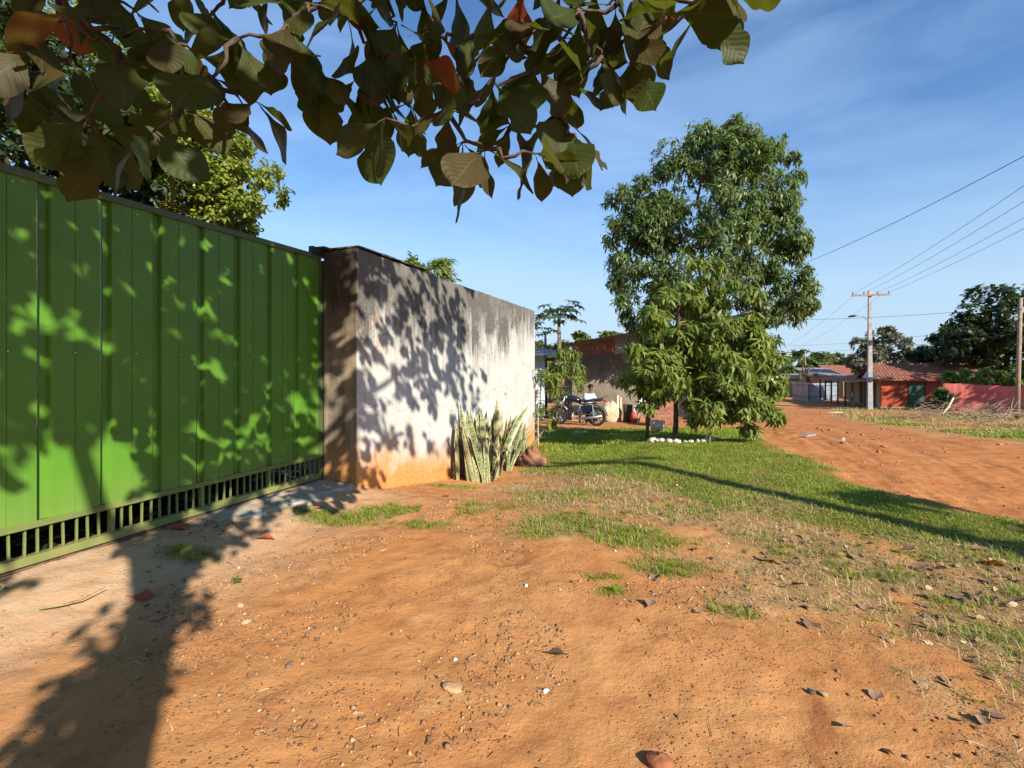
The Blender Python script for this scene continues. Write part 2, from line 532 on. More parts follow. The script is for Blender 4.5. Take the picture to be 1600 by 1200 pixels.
gx = axis([(-1500, -300, 300), (-300, -60, 40), (-60, -20, 5), (-20, -5, 0.5), (-5, 7.5, 0.036), (7.5, 14, 0.12), (14, 30, 0.4), (30, 60, 1.0), (60, 160, 6), (160, 1500, 220)])
gy = axis([(-300, -20, 40), (-20, 1.4, 0.7), (1.4, 8.0, 0.036), (8.0, 14, 0.09), (14, 30, 0.25), (30, 70, 0.8), (70, 160, 5), (160, 2000, 200)])
GX, GY = np.meshgrid(gx, gy)
GZ = Z(GX, GY)
V = np.stack([GX, GY, GZ], -1).reshape(-1, 3)
nx = len(gx); ny = len(gy)
ii, jj = np.meshgrid(np.arange(nx - 1), np.arange(ny - 1))
a = (jj * nx + ii).ravel()
F = np.stack([a, a + 1, a + 1 + nx, a + nx], 1)
RM = roadmask(GX, GY).ravel()
GR = lushness(GX, GY).ravel(); DR = dryness(GX, GY).ravel()
U_, V_ = UVof(GX, GY)
PALE = ((1 - sstep(-3.9, -2.1, V_ + 0.9 * (fbm(GX * .9, GY * .9, 3, 5) - .5))) * (1 - sstep(4.0, 5.6, U_))).ravel()
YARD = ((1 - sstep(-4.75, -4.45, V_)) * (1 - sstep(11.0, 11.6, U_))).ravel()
fm = RM[F].mean(1) > 0.5

def part_sheet(name, sel):
    used = np.unique(F[sel]); mp = np.full(len(V), -1); mp[used] = np.arange(len(used))
    me = np_mesh(name, V[used], mp[F[sel]], True)
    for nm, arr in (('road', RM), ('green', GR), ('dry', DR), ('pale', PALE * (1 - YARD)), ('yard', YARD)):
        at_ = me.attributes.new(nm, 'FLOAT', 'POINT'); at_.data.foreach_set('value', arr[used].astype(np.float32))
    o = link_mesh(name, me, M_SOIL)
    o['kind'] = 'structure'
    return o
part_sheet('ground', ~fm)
part_sheet('road', fm)

# ------------------------------------------------------------------ plastered boundary wall
def wall_mat():
    t = NT('stained_plaster')
    o = t.sep()
    x, z = o[0], o[2]
    st = t.noise(1.0, 6, 0.62, t.vec((11, 11, 0.55)))
    st2 = t.noise(1.0, 5, 0.6, t.vec((3.2, 3.2, 0.35), loc=(3, 1, 0)))
    bl = t.noise(2.2, 6, 0.65)
    fine = t.noise(30, 4, 0.65)
    base = t.mix(t.rng(bl, 0.3, 0.7), (0.43, 0.42, 0.395), (0.54, 0.525, 0.50))
    base = t.mix(t.rng(fine, 0.55, 0.75, 0, 0.3), base, (0.42, 0.36, 0.30))
    # flaked reddish paint near the gate end
    fl = t.math('MULTIPLY', t.rng(t.noise(7, 6, 0.7, t.vec((1, 1, 0.6))), 0.52, 0.60), t.rng(x, 0.15, 1.25, 1, 0))
    fl = t.math('MULTIPLY', fl, t.rng(z, 1.2, 1.7))
    base = t.mix(t.math('MULTIPLY', fl, 0.8), base, (0.42, 0.20, 0.11))
    sp = t.math('MULTIPLY', t.rng(t.voro(16), 0.12, 0.17, 1, 0), t.rng(t.noise(3, 3, 0.5), 0.5, 0.6))
    base = t.mix(t.math('MULTIPLY', sp, 0.7), base, (0.30, 0.12, 0.06))
    # black algae running down from the top in streaks, thinner towards the far end
    top = t.math('ADD', z, t.math('MULTIPLY', t.math('SUBTRACT', st, 0.5), 1.5))
    top = t.math('ADD', top, t.math('MULTIPLY', t.math('SUBTRACT', st2, 0.5), 1.7))
    top = t.math('SUBTRACT', top, t.math('MULTIPLY', t.rng(x, 2.0, 6.5), 0.42))
    alg = t.math('ADD', t.rng(top, 1.45, 2.35, 0, .9), t.math('MULTIPLY', t.rng(t.noise(1.5, 7, .7, t.vec((1, 1, .8), loc=(2, 5, 1))), .50, .62), t.rng(top, 1.1, 2.0, 0, .75)))
    alg = t.math('MINIMUM', alg, 1.0)
    grey = t.mix(t.rng(fine, 0.35, 0.65), (0.060, 0.055, 0.050), (0.125, 0.115, 0.10))
    c = t.mix(t.math('MULTIPLY', alg, 0.93), base, grey)
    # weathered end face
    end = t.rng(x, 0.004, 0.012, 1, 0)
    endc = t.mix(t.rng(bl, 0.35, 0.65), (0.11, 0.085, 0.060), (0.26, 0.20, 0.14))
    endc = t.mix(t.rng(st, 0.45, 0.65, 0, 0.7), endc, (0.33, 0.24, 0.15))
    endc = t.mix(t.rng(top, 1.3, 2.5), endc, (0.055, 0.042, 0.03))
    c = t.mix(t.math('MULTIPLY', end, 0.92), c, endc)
    # red earth splashed over the foot
    ft = t.math('ADD', t.math('ADD', z, t.rng(x, .2, 2.6, 0, .36)), t.math('MULTIPLY', t.math('SUBTRACT', bl, 0.5), 0.8))
    c = t.mix(t.rng(ft, 0.12, 0.70, 0.97, 0), c, t.mix(t.rng(fine, .4, .65), (0.52, 0.20, 0.05), (0.60, 0.29, 0.09)))
    crk = t.rng(t.voro(0.9, t.n_warp(), 'DISTANCE_TO_EDGE'), 0.0, 0.006, .55, 0)
    c = t.mix(crk, c, (0.10, 0.08, 0.065))
    chip = t.math('MULTIPLY', t.rng(t.noise(5, 5, .6, t.vec((1, 1, 1), loc=(8, 2, 3))), .63, .66), t.rng(z, 0.0, 1.2, 1, .4))
    c = t.mix(t.math('MULTIPLY', chip, .6), c, (0.30, 0.22, 0.16))
    t.bump(t.math('ADD', t.math('MULTIPLY', bl, 0.6), t.math('MULTIPLY', fine, 0.4)), 0.5, 0.02)
    return t.done(c, 0.92, 0, 0.15)

M_WALL = wall_mat()
M_CONC = plain('rough_concrete', (0.42, 0.37, 0.31), 0.9, 0.25, 5, bump=0.6, bscale=30, dirt=(0.40, 0.25, 0.14))
WU, WV, WT, WH, WL = 4.67, -3.74, 0.50, 2.87, 6.62
wx, wy = W2(WU, WV)
rz_d = math.atan2(CS, SN)                     # local x runs down the street, local y away from it
wall = empty('boundary_wall', (wx, wy, 0), rz_d)
tag(wall, 'whitewashed plaster boundary wall with black streaks, beside the green gate', 'wall')
# an uneven slab: the edges are subdivided and worn
def slab(L, T, H0, H1, z0, seg, amp, seed, x_off=0.0, y_off=0.0):
    m = MB(); rs = random.Random(seed)
    for k in range(seg + 1):
        x = L * k / seg + x_off
        top = H0 + (H1 - H0) * k / seg
        j = [rs.uniform(-amp, amp) for _ in range(4)]
        m.v += [(x, y_off + j[0] * .5, z0), (x, y_off + j[1] * .5, top + j[1]), (x, y_off + T + j[2] * .5, top + j[2]), (x, y_off + T + j[3] * .5, z0)]
    for k in range(seg):
        b = k * 4
        for i in range(3): m.f.append((b + i, b + i + 1, b + i + 5, b + i + 4))
    m.f.append((3, 2, 1, 0)); e = seg * 4; m.f.append((e, e + 1, e + 2, e + 3))
    m.mi = [0] * len(m.f)
    return m
slab(WL, WT, WH, WH - 0.05, -0.6, 44, 0.012, 2).build('plaster_face', M_WALL, wall, world=False, bevel=0.012)
slab(WL * 0.24, 0.54, 0.022, 0.02, 0, 12, 0.006, 4, 0.0, -0.012).build('coping', plain('dark_mortar', (0.10, 0.085, 0.07), 0.95, 0.4, 12, bump=0.6), wall, world=False).location = (0.0, -0.008, WH + 0.012)

# ------------------------------------------------------------------ green sliding gate
def gate_mat(name, c, dusty):
    t = NT(name)
    o = t.sep()
    v1 = t.noise(1.0, 5, 0.6, t.vec((26, 26, 0.5))); n = t.noise(1.6, 4, 0.6)
    cc = t.mix(t.rng(n, 0.3, 0.7), tuple(q * 0.86 for q in c), tuple(q * 1.12 for q in c))
    cc = t.mix(t.rng(v1, 0.52, 0.75, 0, 0.22), cc, (c[0] * 1.5, c[1] * 1.3, c[2] * 1.9))
    cc = t.mix(t.rng(t.objrand(), 0, 1, 0, .22), cc, tuple(q * .6 for q in c))
    ru = t.math('MULTIPLY', t.rng(t.noise(9, 6, .7), .60, .68), t.rng(t.noise(1.1, 3, .5), .45, .6))
    cc = t.mix(t.math('MULTIPLY', ru, .75), cc, (0.13, 0.07, 0.03))
    sc_ = t.rng(t.noise(1.0, 4, .6, t.vec((60, 60, 3.0), loc=(5, 0, 0))), .70, .74, 0, .5)
    cc = t.mix(sc_, cc, (0.30, 0.36, 0.22))
    cc = t.mix(t.math('MULTIPLY', t.rng(o[2], 0.1, 0.75, dusty, 0.04), t.rng(t.noise(4, 5, 0.6), 0.3, 0.7, 0.5, 1)), cc, (0.36, 0.27, 0.13))
    t.bump(t.noise(3.0, 3, 0.5), 0.35, 0.02)
    return t.done(cc, t.rng(v1, 0.3, 0.7, 0.38, 0.58), 0.0, 0.4)
M_GATE = gate_mat('green_gate_paint', (0.078, 0.220, 0.018), 0.45)
M_RAIL = gate_mat('green_rail_paint', (0.080, 0.165, 0.030), 0.55)
M_TOPR = gate_mat('dark_top_rail_paint', (0.060, 0.105, 0.040), 0.3)
gx0, gy0 = W2(4.655, -4.265)
gate = empty('sliding_gate', (gx0, gy0, 0), math.atan2(-CS, -SN))   # local x back towards the viewer, local y out to the street
tag(gate, 'green painted sheet-metal sliding gate with ribbed panels and a barred foot', 'gate')
PITCH, NP_, ZB, ZT = 0.38, 11, 0.425, 2.79
first = None
for k in range(NP_):
    if first is None:
        m = MB()
        prof = [(0.0, 0.0), (0.155, 0.0), (0.156, -0.004), (0.160, -0.004), (0.161, 0.0), (0.300, 0.0), (0.314, -0.034), (0.362, -0.034), (0.376, 0.0)]
        n = len(prof)
        for x, y in prof: m.v += [(x, y, ZB - 0.01), (x, y, ZT - 0.02)]
        for x, y in prof: m.v += [(x, y - 0.004, ZB - 0.01), (x, y - 0.004, ZT - 0.02)]
        for i in range(n - 1):
            m.f += [(2 * i, 2 * i + 2, 2 * i + 3, 2 * i + 1)]
            b = 2 * n
            m.f += [(b + 2 * i, b + 2 * i + 1, b + 2 * i + 3, b + 2 * i + 2)]
        m.mi = [0] * len(m.f)
        first = m.mesh('panel', M_GATE)
    o = bpy.data.objects.new('panel', first); col.objects.link(o); o.parent = gate
    o.location = (0.035 + k * PITCH, (0.0, -0.003, 0.002)[k % 3], 0)
    o.rotation_euler = (0, 0, (0.0, 0.006, -0.005, 0.004)[k % 4])
GLEN = 0.035 + NP_ * PITCH + 0.03
MB().box((0.0, -0.06, ZT - 0.025), (GLEN, 0.022, ZT + 0.03)).build('top_rail', M_TOPR, gate, False, bevel=0.006)
MB().box((0.0, -0.045, ZB - 0.045), (GLEN, 0.012, ZB)).build('middle_rail', M_RAIL, gate, False, bevel=0.004)
MB().box((0.0, -0.05, 0.135), (GLEN, 0.016, 0.195)).build('bottom_rail', M_RAIL, gate, False, bevel=0.005)
MB().box((-0.30, -0.05, 0.196), (0.033, 0.010, ZT - 0.027)).build('end_post', M_TOPR, gate, False, bevel=0.003)
barm = MB().box((-0.006, -0.028, 0.194), (0.006, -0.012, ZB - 0.044)).mesh('bar', M_RAIL)
postm = MB().box((-0.016, -0.036, 0.194), (0.016, 0.004, ZB - 0.044)).mesh('short_post', M_RAIL)
k = 0; x = 0.075
while x < GLEN - 0.03:
    big = k % 10 == 9
    o = bpy.data.objects.new('short_post' if big else 'bar', postm if big else barm)
    col.objects.link(o); o.parent = gate; o.location = (x, 0, 0)
    o.rotation_euler = (0, random.uniform(-0.02, 0.02), 0)
    x += 0.0745; k += 1
# pale rivets and scratches under the top rail
rv = MB().tube([(0, 0.001, 0), (0, 0.006, 0)], 0.006, 6).mesh('rivet', plain('bare_zinc', (0.55, 0.56, 0.56), 0.4, 0.2, 20, metal=0.7))
for k in range(NP_):
    for dz in (0.07, 1.2):
        o = bpy.data.objects.new('rivet', rv); col.objects.link(o); o.parent = gate
        o.location = (0.035 + k * PITCH + 0.145 + random.uniform(-.02, .02), 0.004, ZT - dz)
# the wheel track and broken concrete sill in front of the gate
s = empty('gate_sill', (gx0, gy0, 0), math.atan2(-CS, -SN))
tag(s, 'low broken concrete sill in front of the green gate beside the wall end', 'sill')
m = MB(); rs = random.Random(9); N = 40
for i in range(N + 1):
    x = -0.02 + 2.3 * i / N
    w = 0.50 + 0.05 * math.sin(i * 0.6) + rs.uniform(-0.03, 0.03) - 0.45 * float(sstep(0.9, 2.2, x))
    t_ = 0.112 + rs.uniform(-0.004, 0.004) - 0.10 * float(sstep(1.3, 2.3, x))
    m.v += [(x, -0.25, t_), (x, w - 0.04, t_ - 0.004), (x, w + 0.012, t_ - 0.05), (x, w + 0.05, -0.1)]
for i in range(N):
    for j in range(3): m.f.append((i * 4 + j, i * 4 + j + 1, i * 4 + j + 5, i * 4 + j + 4))
m.mi = [0] * len(m.f)
m.build('concrete_slab', M_CONC, s, False, smooth=False)
MB().box((-0.02, -0.03, 0.108), (4.4, -0.005, 0.124)).build('track', plain('rusty_iron', (0.13, 0.075, 0.05), 0.8, 0.4, 20), s, False)
m = MB()
m.box((-0.10, -0.03, 2.80), (0.16, 0.03, 2.90)); m.box((-0.16, -0.10, 2.895), (0.05, 0.10, 2.915))
m.tube([(-0.05, 0.03, 2.85), (-0.05, 0.09, 2.85)], 0.035, 10)
o = m.build('gate_guide', plain('black_iron', (0.03, 0.03, 0.035), 0.55, 0.3, 20), None)
o.location = (gx0, gy0, 0); o.rotation_euler = (0, 0, math.atan2(-CS, -SN))
tag(o, 'dark metal gate guide bracket on top of the wall end', 'bracket')

# ------------------------------------------------------------------ foliage tools
def unit(a):
    return a / np.maximum(np.linalg.norm(a, axis=-1, keepdims=True), 1e-9)

LANCE_V = np.array([(0, 0, 0), (-.11, .28, .035), (.11, .28, .035), (-.12, .58, -.03), (.12, .58, -.03), (0, 1, -.24)], float)
LANCE_F = np.array([(0, 2, 1), (1, 2, 4), (1, 4, 3), (3, 4, 5)])
OVAL_V = np.array([(0, 0, 0), (-.26, .35, .05), (.26, .35, .05), (-.22, .72, 0), (.22, .72, 0), (0, 1, -.12)], float)
OVAL_F = LANCE_F

def scatter(TV, TF, P, D, N, size, width=1.0):
    Y = unit(D); X = unit(np.cross(Y, N)); Zv = np.cross(X, Y)
    n, k = len(P), len(TV)
    sz = np.asarray(size, float).reshape(-1, 1, 1); wd = np.broadcast_to(np.asarray(width, float).reshape(-1, 1, 1), (n, 1, 1))
    V = P[:, None, :] + sz * (TV[None, :, 0:1] * wd * X[:, None, :] + TV[None, :, 1:2] * Y[:, None, :] + TV[None, :, 2:3] * Zv[:, None, :])
    F = TF[None, :, :] + (np.arange(n) * k)[:, None, None]
    return V.reshape(-1, 3), F.reshape(-1, TF.shape[1])

def rosettes(C, O, k, droop, g, spread=1.0, jit=0.06):
    n = len(C)
    C = np.repeat(C, k, 0); O = np.repeat(O, k, 0)
    rnd = g.normal(size=(n * k, 3))
    rad = unit(rnd - O * (rnd * O).sum(1, keepdims=True))
    D = O * g.uniform(0.1, 0.9, (n * k, 1)) + rad * spread
    D = unit(D); D[:, 2] -= droop * g.uniform(0.5, 1.4, n * k)
    N = np.tile([0, 0, 1.0], (n * k, 1)) + g.normal(scale=0.45, size=(n * k, 3)) + O * 0.5
    P = C + O * g.uniform(-jit, jit, (n * k, 1)) + g.normal(scale=jit * 0.4, size=(n * k, 3))
    return P, unit(D), N

def sample_lobe(c, r, n, g, inner=0.5, rough=0.28):
    d = unit(g.normal(size=(n, 3)))
    ph = g.uniform(0, 6.28, 6)
    bump = (np.sin(3.1 * d[:, 0] * 2 + ph[0]) * np.sin(2.7 * d[:, 2] * 2 + ph[1]) + np.sin(5.3 * d[:, 1] + 4.1 * d[:, 2] + ph[2]) + 0.7 * np.sin(9 * d[:, 0] + 7 * d[:, 2] + ph[3])) / 2.2
    rr = (inner + (1.03 - inner) * g.uniform(0, 1, n) ** 0.6) * (1 + rough * bump)
    r = np.asarray(r); base = np.asarray(c) + d * r * rr[:, None]
    if n < 40: return base, unit(d / r)
    # gather the rosettes into boughs with dark gaps between them
    m = max(3, n // 13); rb = float(np.mean(r)) * 0.34
    bc = base[:m]; bn = unit(d[:m] / r)
    j = g.integers(0, m, n)
    e = unit(g.normal(size=(n, 3)) + bn[j] * 0.9)
    P = bc[j] + e * rb * g.uniform(0.55, 1.0, (n, 1)) * np.array([1.1, 1.1, 0.75])
    return P, unit(e + bn[j] * 0.5)

def build_crown(name, lobes, parent, mat, leaf, k, droop, seed, tv=LANCE_V, tf=LANCE_F, spread=1.0, inner=0.5, jit=0.06, width=1.0, rough=0.28):
    g = np.random.default_rng(seed); Vs = []; Fs = []; b = 0
    for c, r, n in lobes:
        C, O = sample_lobe(c, r, n, g, inner, rough)
        O = unit(O + np.array([0, 0, 0.35]))
        P, D, N = rosettes(C, O, k, droop, g, spread, jit)
        v, f = scatter(tv, tf, P, D, N, leaf * g.uniform(0.6, 1.2, len(P)), width)
        Vs.append(v); Fs.append(f + b); b += len(v)
    me = np_mesh(name, np.concatenate(Vs), np.concatenate(Fs))
    return link_mesh(name, me, mat, parent)

def curve_pts(a, b, sag=0.0, wob=0.0, n=7, seed=0):
    rs = random.Random(seed); a = Vector(a); b = Vector(b); out = []
    for i in range(n):
        t = i / (n - 1)
        p = a.lerp(b, t); p.z += sag * 4 * t * (1 - t)
        if 0 < i < n - 1: p += Vector((rs.uniform(-wob, wob), rs.uniform(-wob, wob), rs.uniform(-wob, wob)))
        out.append(p)
    return out

M_BARK = plain('grey_bark', (0.15, 0.115, 0.085), 0.92, 0.45, 14, bump=0.9, bscale=24)
M_BARK2 = plain('dark_bark', (0.075, 0.052, 0.038), 0.92, 0.4, 14, bump=0.9, bscale=24)

def plant_tree(name, label, base, lobes, mat, leaf, k, droop, seed, trunk_r, trunk_top=None, cat='tree', group=None, bark=None, limb_r=0.45, extra=(), **kw):
    e = empty(name, base)
    tag(e, label, cat, group)
    bark = bark or M_BARK
    base = Vector(base)
    cs = [Vector(c) for c, r, n in lobes]
    mid = sum(cs, Vector()) / len(cs)
    if trunk_top is None:
        trunk_top = Vector((base.x * 0.35 + mid.x * 0.65, base.y * 0.35 + mid.y * 0.65, base.z + (mid.z - base.z) * 0.8))
    pts = curve_pts(base - Vector((0, 0, 0.15)), trunk_top, 0, trunk_r * 0.5, 7, seed)
    MB().tube(pts, [trunk_r * (1.35 if i == 0 else 1 - 0.55 * i / 6) for i in range(7)], 9).build('trunk', bark, e, smooth=True)
    for i, c in enumerate(cs):
        a = pts[random.Random(seed + i).choice([3, 4, 5])]
        r0 = trunk_r * limb_r
        lp = curve_pts(a, c + Vector((0, 0, lobes[i][1][2] * 0.25)), 0.06 * (c - a).length, 0.05 * (c - a).length, 6, seed + 7 * i)
        MB().tube(lp, [r0 * (1 - 0.8 * j / 5) for j in range(6)], 6).build('limb', bark, e, smooth=True)
    build_crown('crown', list(lobes) + list(extra), e, mat, leaf, k, droop, seed, **kw)
    return e

def plobe(px, py, y, rx, ry, n, deep=1.0):    # a lobe from its place and size in the photo
    k = y / FPX
    return (at(px, py, y), (rx * k, (rx + ry) * 0.5 * k * deep, ry * k), n)

# ------------------------------------------------------------------ the almond tree that stands behind the viewer and hangs into the picture
def leaf_shape(seed):
    rs = random.Random(seed); nl, nw = 18, 4
    V = []; F = []; UV = []
    bend = rs.uniform(0.05, 0.40); fold = rs.uniform(0.02, 0.16); twist = rs.uniform(-0.3, 0.3)
    bites = [(rs.uniform(.35, 1.0), rs.choice((-1, 1)), rs.uniform(.35, .75)) for _ in range(rs.choice((0, 0, 1, 2, 2, 3)))]
    ph = rs.uniform(0, 6); wmax = rs.uniform(0.29, 0.38)
    for i in range(nl + 1):
        t = 1 - (1 - i / nl) ** 1.35
        w = wmax * max(0.02, math.sin(math.pi * min(1, t) ** 1.65)) ** 0.72 * (0.35 + 0.65 * min(1, t / 0.55))
        for j in range(-nw, nw + 1):
            s_ = j / nw
            ww = w * (1 + 0.055 * math.sin(t * 12 + ph + (2 if j > 0 else 0)))
            for bt, sd, am in bites:
                if (s_ > 0) == (sd > 0): ww *= 1 - 0.6 * am * math.exp(-((t - bt) / 0.11) ** 2)
            x = s_ * ww
            z = fold * abs(x) * 0.6 + fold * 3.0 * x * x - bend * t * t + twist * x * t + 0.012 * math.sin(t * 14 + 3 * s_ + ph)
            V.append((x, t * (1.0 - 0.06 * abs(s_)), z)); UV.append((s_ * 0.5 + 0.5, t))
    w_ = 2 * nw + 1
    for i in range(nl):
        for j in range(2 * nw): F.append((i * w_ + j, i * w_ + j + 1, (i + 1) * w_ + j + 1, (i + 1) * w_ + j))
    # petiole
    b = len(V)
    V += [(-.012, -.10, .0), (.012, -.10, .0), (.012, .04, .012), (-.012, .04, .012)]; UV += [(.5, 0)] * 4
    F.append((b, b + 1, b + 2, b + 3))
    return np.array(V), np.array(F), np.array(UV)

def almond_mat(name, obj):
    t = NT(name)
    r = t.objrand() if obj else t.island()
    n = t.n.new('ShaderNodeUVMap'); sp = t.n.new('ShaderNodeSeparateXYZ'); t.l.new(n.outputs['UV'], sp.inputs[0])
    x, y = sp.outputs[0], sp.outputs[1]
    ax = t.math('ABSOLUTE', t.math('SUBTRACT', x, 0.5))
    c = t.mix(t.rng(r, 0.0, 0.55), (0.028, 0.048, 0.009), (0.044, 0.046, 0.010))
    c = t.mix(t.rng(r, 0.45, 0.80), c, (0.052, 0.038, 0.014))
    c = t.mix(t.rng(r, 0.965, 0.975), c, (0.26, 0.035, 0.022))
    c = t.mix(t.rng(t.noise(9, 5, 0.65), 0.55, 0.72, 0, 0.6), c, (0.032, 0.017, 0.010))
    c = t.mix(t.rng(ax, 0.012, 0.03, 0.75, 0), c, (0.085, 0.075, 0.025))
    wv = t.n.new('ShaderNodeTexWave'); wv.inputs['Scale'].default_value = 3.4; wv.inputs['Distortion'].default_value = 0.6
    cb = t.n.new('ShaderNodeCombineXYZ')
    t.l.new(t.math('SUBTRACT', y, t.math('MULTIPLY', ax, 0.55)), cb.inputs[0]); t.l.new(cb.outputs[0], wv.inputs['Vector'])
    vein = t.rng(wv.outputs['Fac'], 0.88, 0.99, 0, 0.30)
    c = t.mix(vein, c, (0.065, 0.058, 0.02))
    t.bump(t.math('ADD', wv.outputs['Fac'], t.noise(60, 3, 0.5)), 0.25, 0.004)
    m = t.done(c, 0.55, 0, 0.25)
    t.translucent(t.mix(0.55, c, (0.26, 0.30, 0.02)), 0.28)
    return m
M_ALM = almond_mat('almond_leaf', True)
M_ALM2 = almond_mat('almond_foliage', False)
SHAPES = [leaf_shape(100 + i) for i in range(14)]

def uv_mesh(name, V, F, UVs, mat):
    me = np_mesh(name, V, F, True)
    uv = me.uv_layers.new(name='UVMap')
    uv.data.foreach_set('uv', np.ascontiguousarray(UVs[F.ravel()], np.float32).ravel())
    me.materials.append(mat)
    return me
LEAF_ME = [uv_mesh('leaf', *SHAPES[i], M_ALM) for i in range(14)]

TRX, TRY = 0.80, -1.93
alm = empty('almond_tree', (TRX, TRY, 0))
tag(alm, 'broad-leaved tree whose dark branches hang into the top of the view', 'tree')
tr = [(TRX, TRY, -0.2), (TRX + .02, TRY, 0.8), (TRX - .03, TRY + .02, 1.7), (TRX, TRY - .03, 2.6), (TRX + .05, TRY, 3.4), (TRX, TRY + .05, 4.6), (TRX - .1, TRY + .1, 5.8)]
MB().tube(tr, [.24, .17, .15, .16, .14, .10, .05], 12).build('trunk', M_BARK, alm, smooth=True)
ROS = [(1092, 14, 2.0), (1128, -8, 2.0), (1040, 20, 1.95), (1000, 50, 2.0), (985, 95, 1.95), (940, 88, 2.05), (890, 130, 2.0), (868, 180, 1.95), (835, 240, 1.9), (885, 235, 1.95), (800, 195, 1.95), (758, 232, 1.9),
       (722, 222, 1.95), (700, 170, 1.9), (640, 160, 1.95), (602, 185, 1.9), (560, 120, 1.9), (506, 118, 1.85), (470, 92, 1.85), (450, 40, 1.85), (400, 158, 1.75), (372, 60, 1.8), (330, 120, 1.75), (300, 80, 1.8), (255, 50, 1.75),
       (192, 85, 1.65), (240, 205, 1.7), (165, 225, 1.65), (60, 85, 1.65), (30, 20, 1.7), (120, 20, 1.75), (330, 20, 1.9), (275, 150, 1.8), (540, 20, 1.95), (620, 35, 2.0), (585, 75, 1.9), (680, 50, 2.0), (740, 55, 1.95), (800, 50, 2.05),
       (850, 40, 2.0), (905, 15, 2.0), (962, 8, 2.05), (650, 92, 1.9), (770, 125, 1.95), (838, 100, 2.0), (715, 110, 2.0), (480, 5, 1.9), (60, 150, 1.8), (110, 95, 1.85), (880, 60, 2.1), (1020, -10, 2.05), (210, 15, 1.9),
       (90, -20, 1.8), (160, -30, 1.9), (290, -25, 1.9), (360, -20, 1.9), (420, -30, 1.95), (500, -35, 2.0), (560, -25, 2.0), (600, -30, 1.95), (655, -20, 2.0), (710, -25, 2.0), (765, -20, 2.05), (820, -25, 2.0), (880, -25, 2.05), (930, -35, 2.0), (985, -30, 2.05), (590, 120, 1.9), (900, 215, 1.95), (40, 110, 1.75), (140, 180, 1.7)]
g = np.random.default_rng(77)
limbA = curve_pts((TRX, TRY, 3.1), (0.15, 1.40, 3.55), 0.35, 0.05, 8, 3)
limbB = curve_pts((0.15, 1.40, 3.55), (-2.3, 1.95, 3.45), 0.12, 0.04, 8, 4)
limbC = curve_pts((0.15, 1.40, 3.55), (1.3, 2.0, 3.4), 0.10, 0.03, 6, 5)
limbD = curve_pts((TRX, TRY, 3.3), (-1.9, 0.2, 4.0), 0.4, 0.06, 8, 6)
limbE = curve_pts((TRX, TRY, 3.8), (2.2, 1.6, 5.2), 0.3, 0.06, 8, 7)
limbF = curve_pts((TRX, TRY, 4.2), (-0.6, 0.9, 5.8), 0.3, 0.06, 8, 8)
for lp, r0, r1 in ((limbA, .085, .045), (limbB, .04, .012), (limbC, .035, .01), (limbD, .08, .02), (limbE, .07, .02), (limbF, .07, .02)):
    MB().tube(lp, [r0 + (r1 - r0) * i / (len(lp) - 1) for i in range(len(lp))], 8).build('branch', M_BARK2, alm, smooth=True)
hang = [p for p in limbB + limbC + limbA[-2:]]
nleaf = 0
ROS.sort(key=lambda r: r[1])
for i, (px, py, dy) in enumerate(ROS):
    dy = dy + g.uniform(-0.12, 0.18)
    c = at(px, py, dy)
    h = min(hang, key=lambda p: (p - c).length + (3 if p.z < c.z - 0.02 else 0))
    hang.append(c)
    tw = curve_pts(h, c, -0.12 * (h - c).length, 0.02, 6, 40 + i)
    MB().tube(tw, [.011 - .0065 * j / 5 for j in range(6)], 5).build('twig', M_BARK2, alm, smooth=True)
    ax = (tw[-1] - tw[-2]).normalized()
    k = 4
    for q in range(k):
        a = 2 * math.pi * (q + g.uniform(-.3, .3)) / k
        d = Vector((math.cos(a), math.sin(a) * 0.75, -g.uniform(0.15, 1.5))) + ax * 0.3
        if py < 25: d.z += 0.25
        d.normalize()
        nrm = Vector((g.normal() * .55, -0.25 + g.normal() * .55, 0.9))
        X = d.cross(nrm).normalized(); Zn = X.cross(d)
        L = g.uniform(0.14, 0.27)
        M = Matrix((X, d, Zn)).transposed().to_4x4()
        o = bpy.data.objects.new('leaf', LEAF_ME[int(g.integers(0, 14))]); col.objects.link(o)
        o.parent = alm; o.matrix_parent_inverse = Matrix.Translation(-alm.location)
        o.matrix_basis = Matrix.Translation(c + d * L * 0.1) @ M @ Matrix.Diagonal((L * g.uniform(.85, 1.2), L, L, 1))
        nleaf += 1

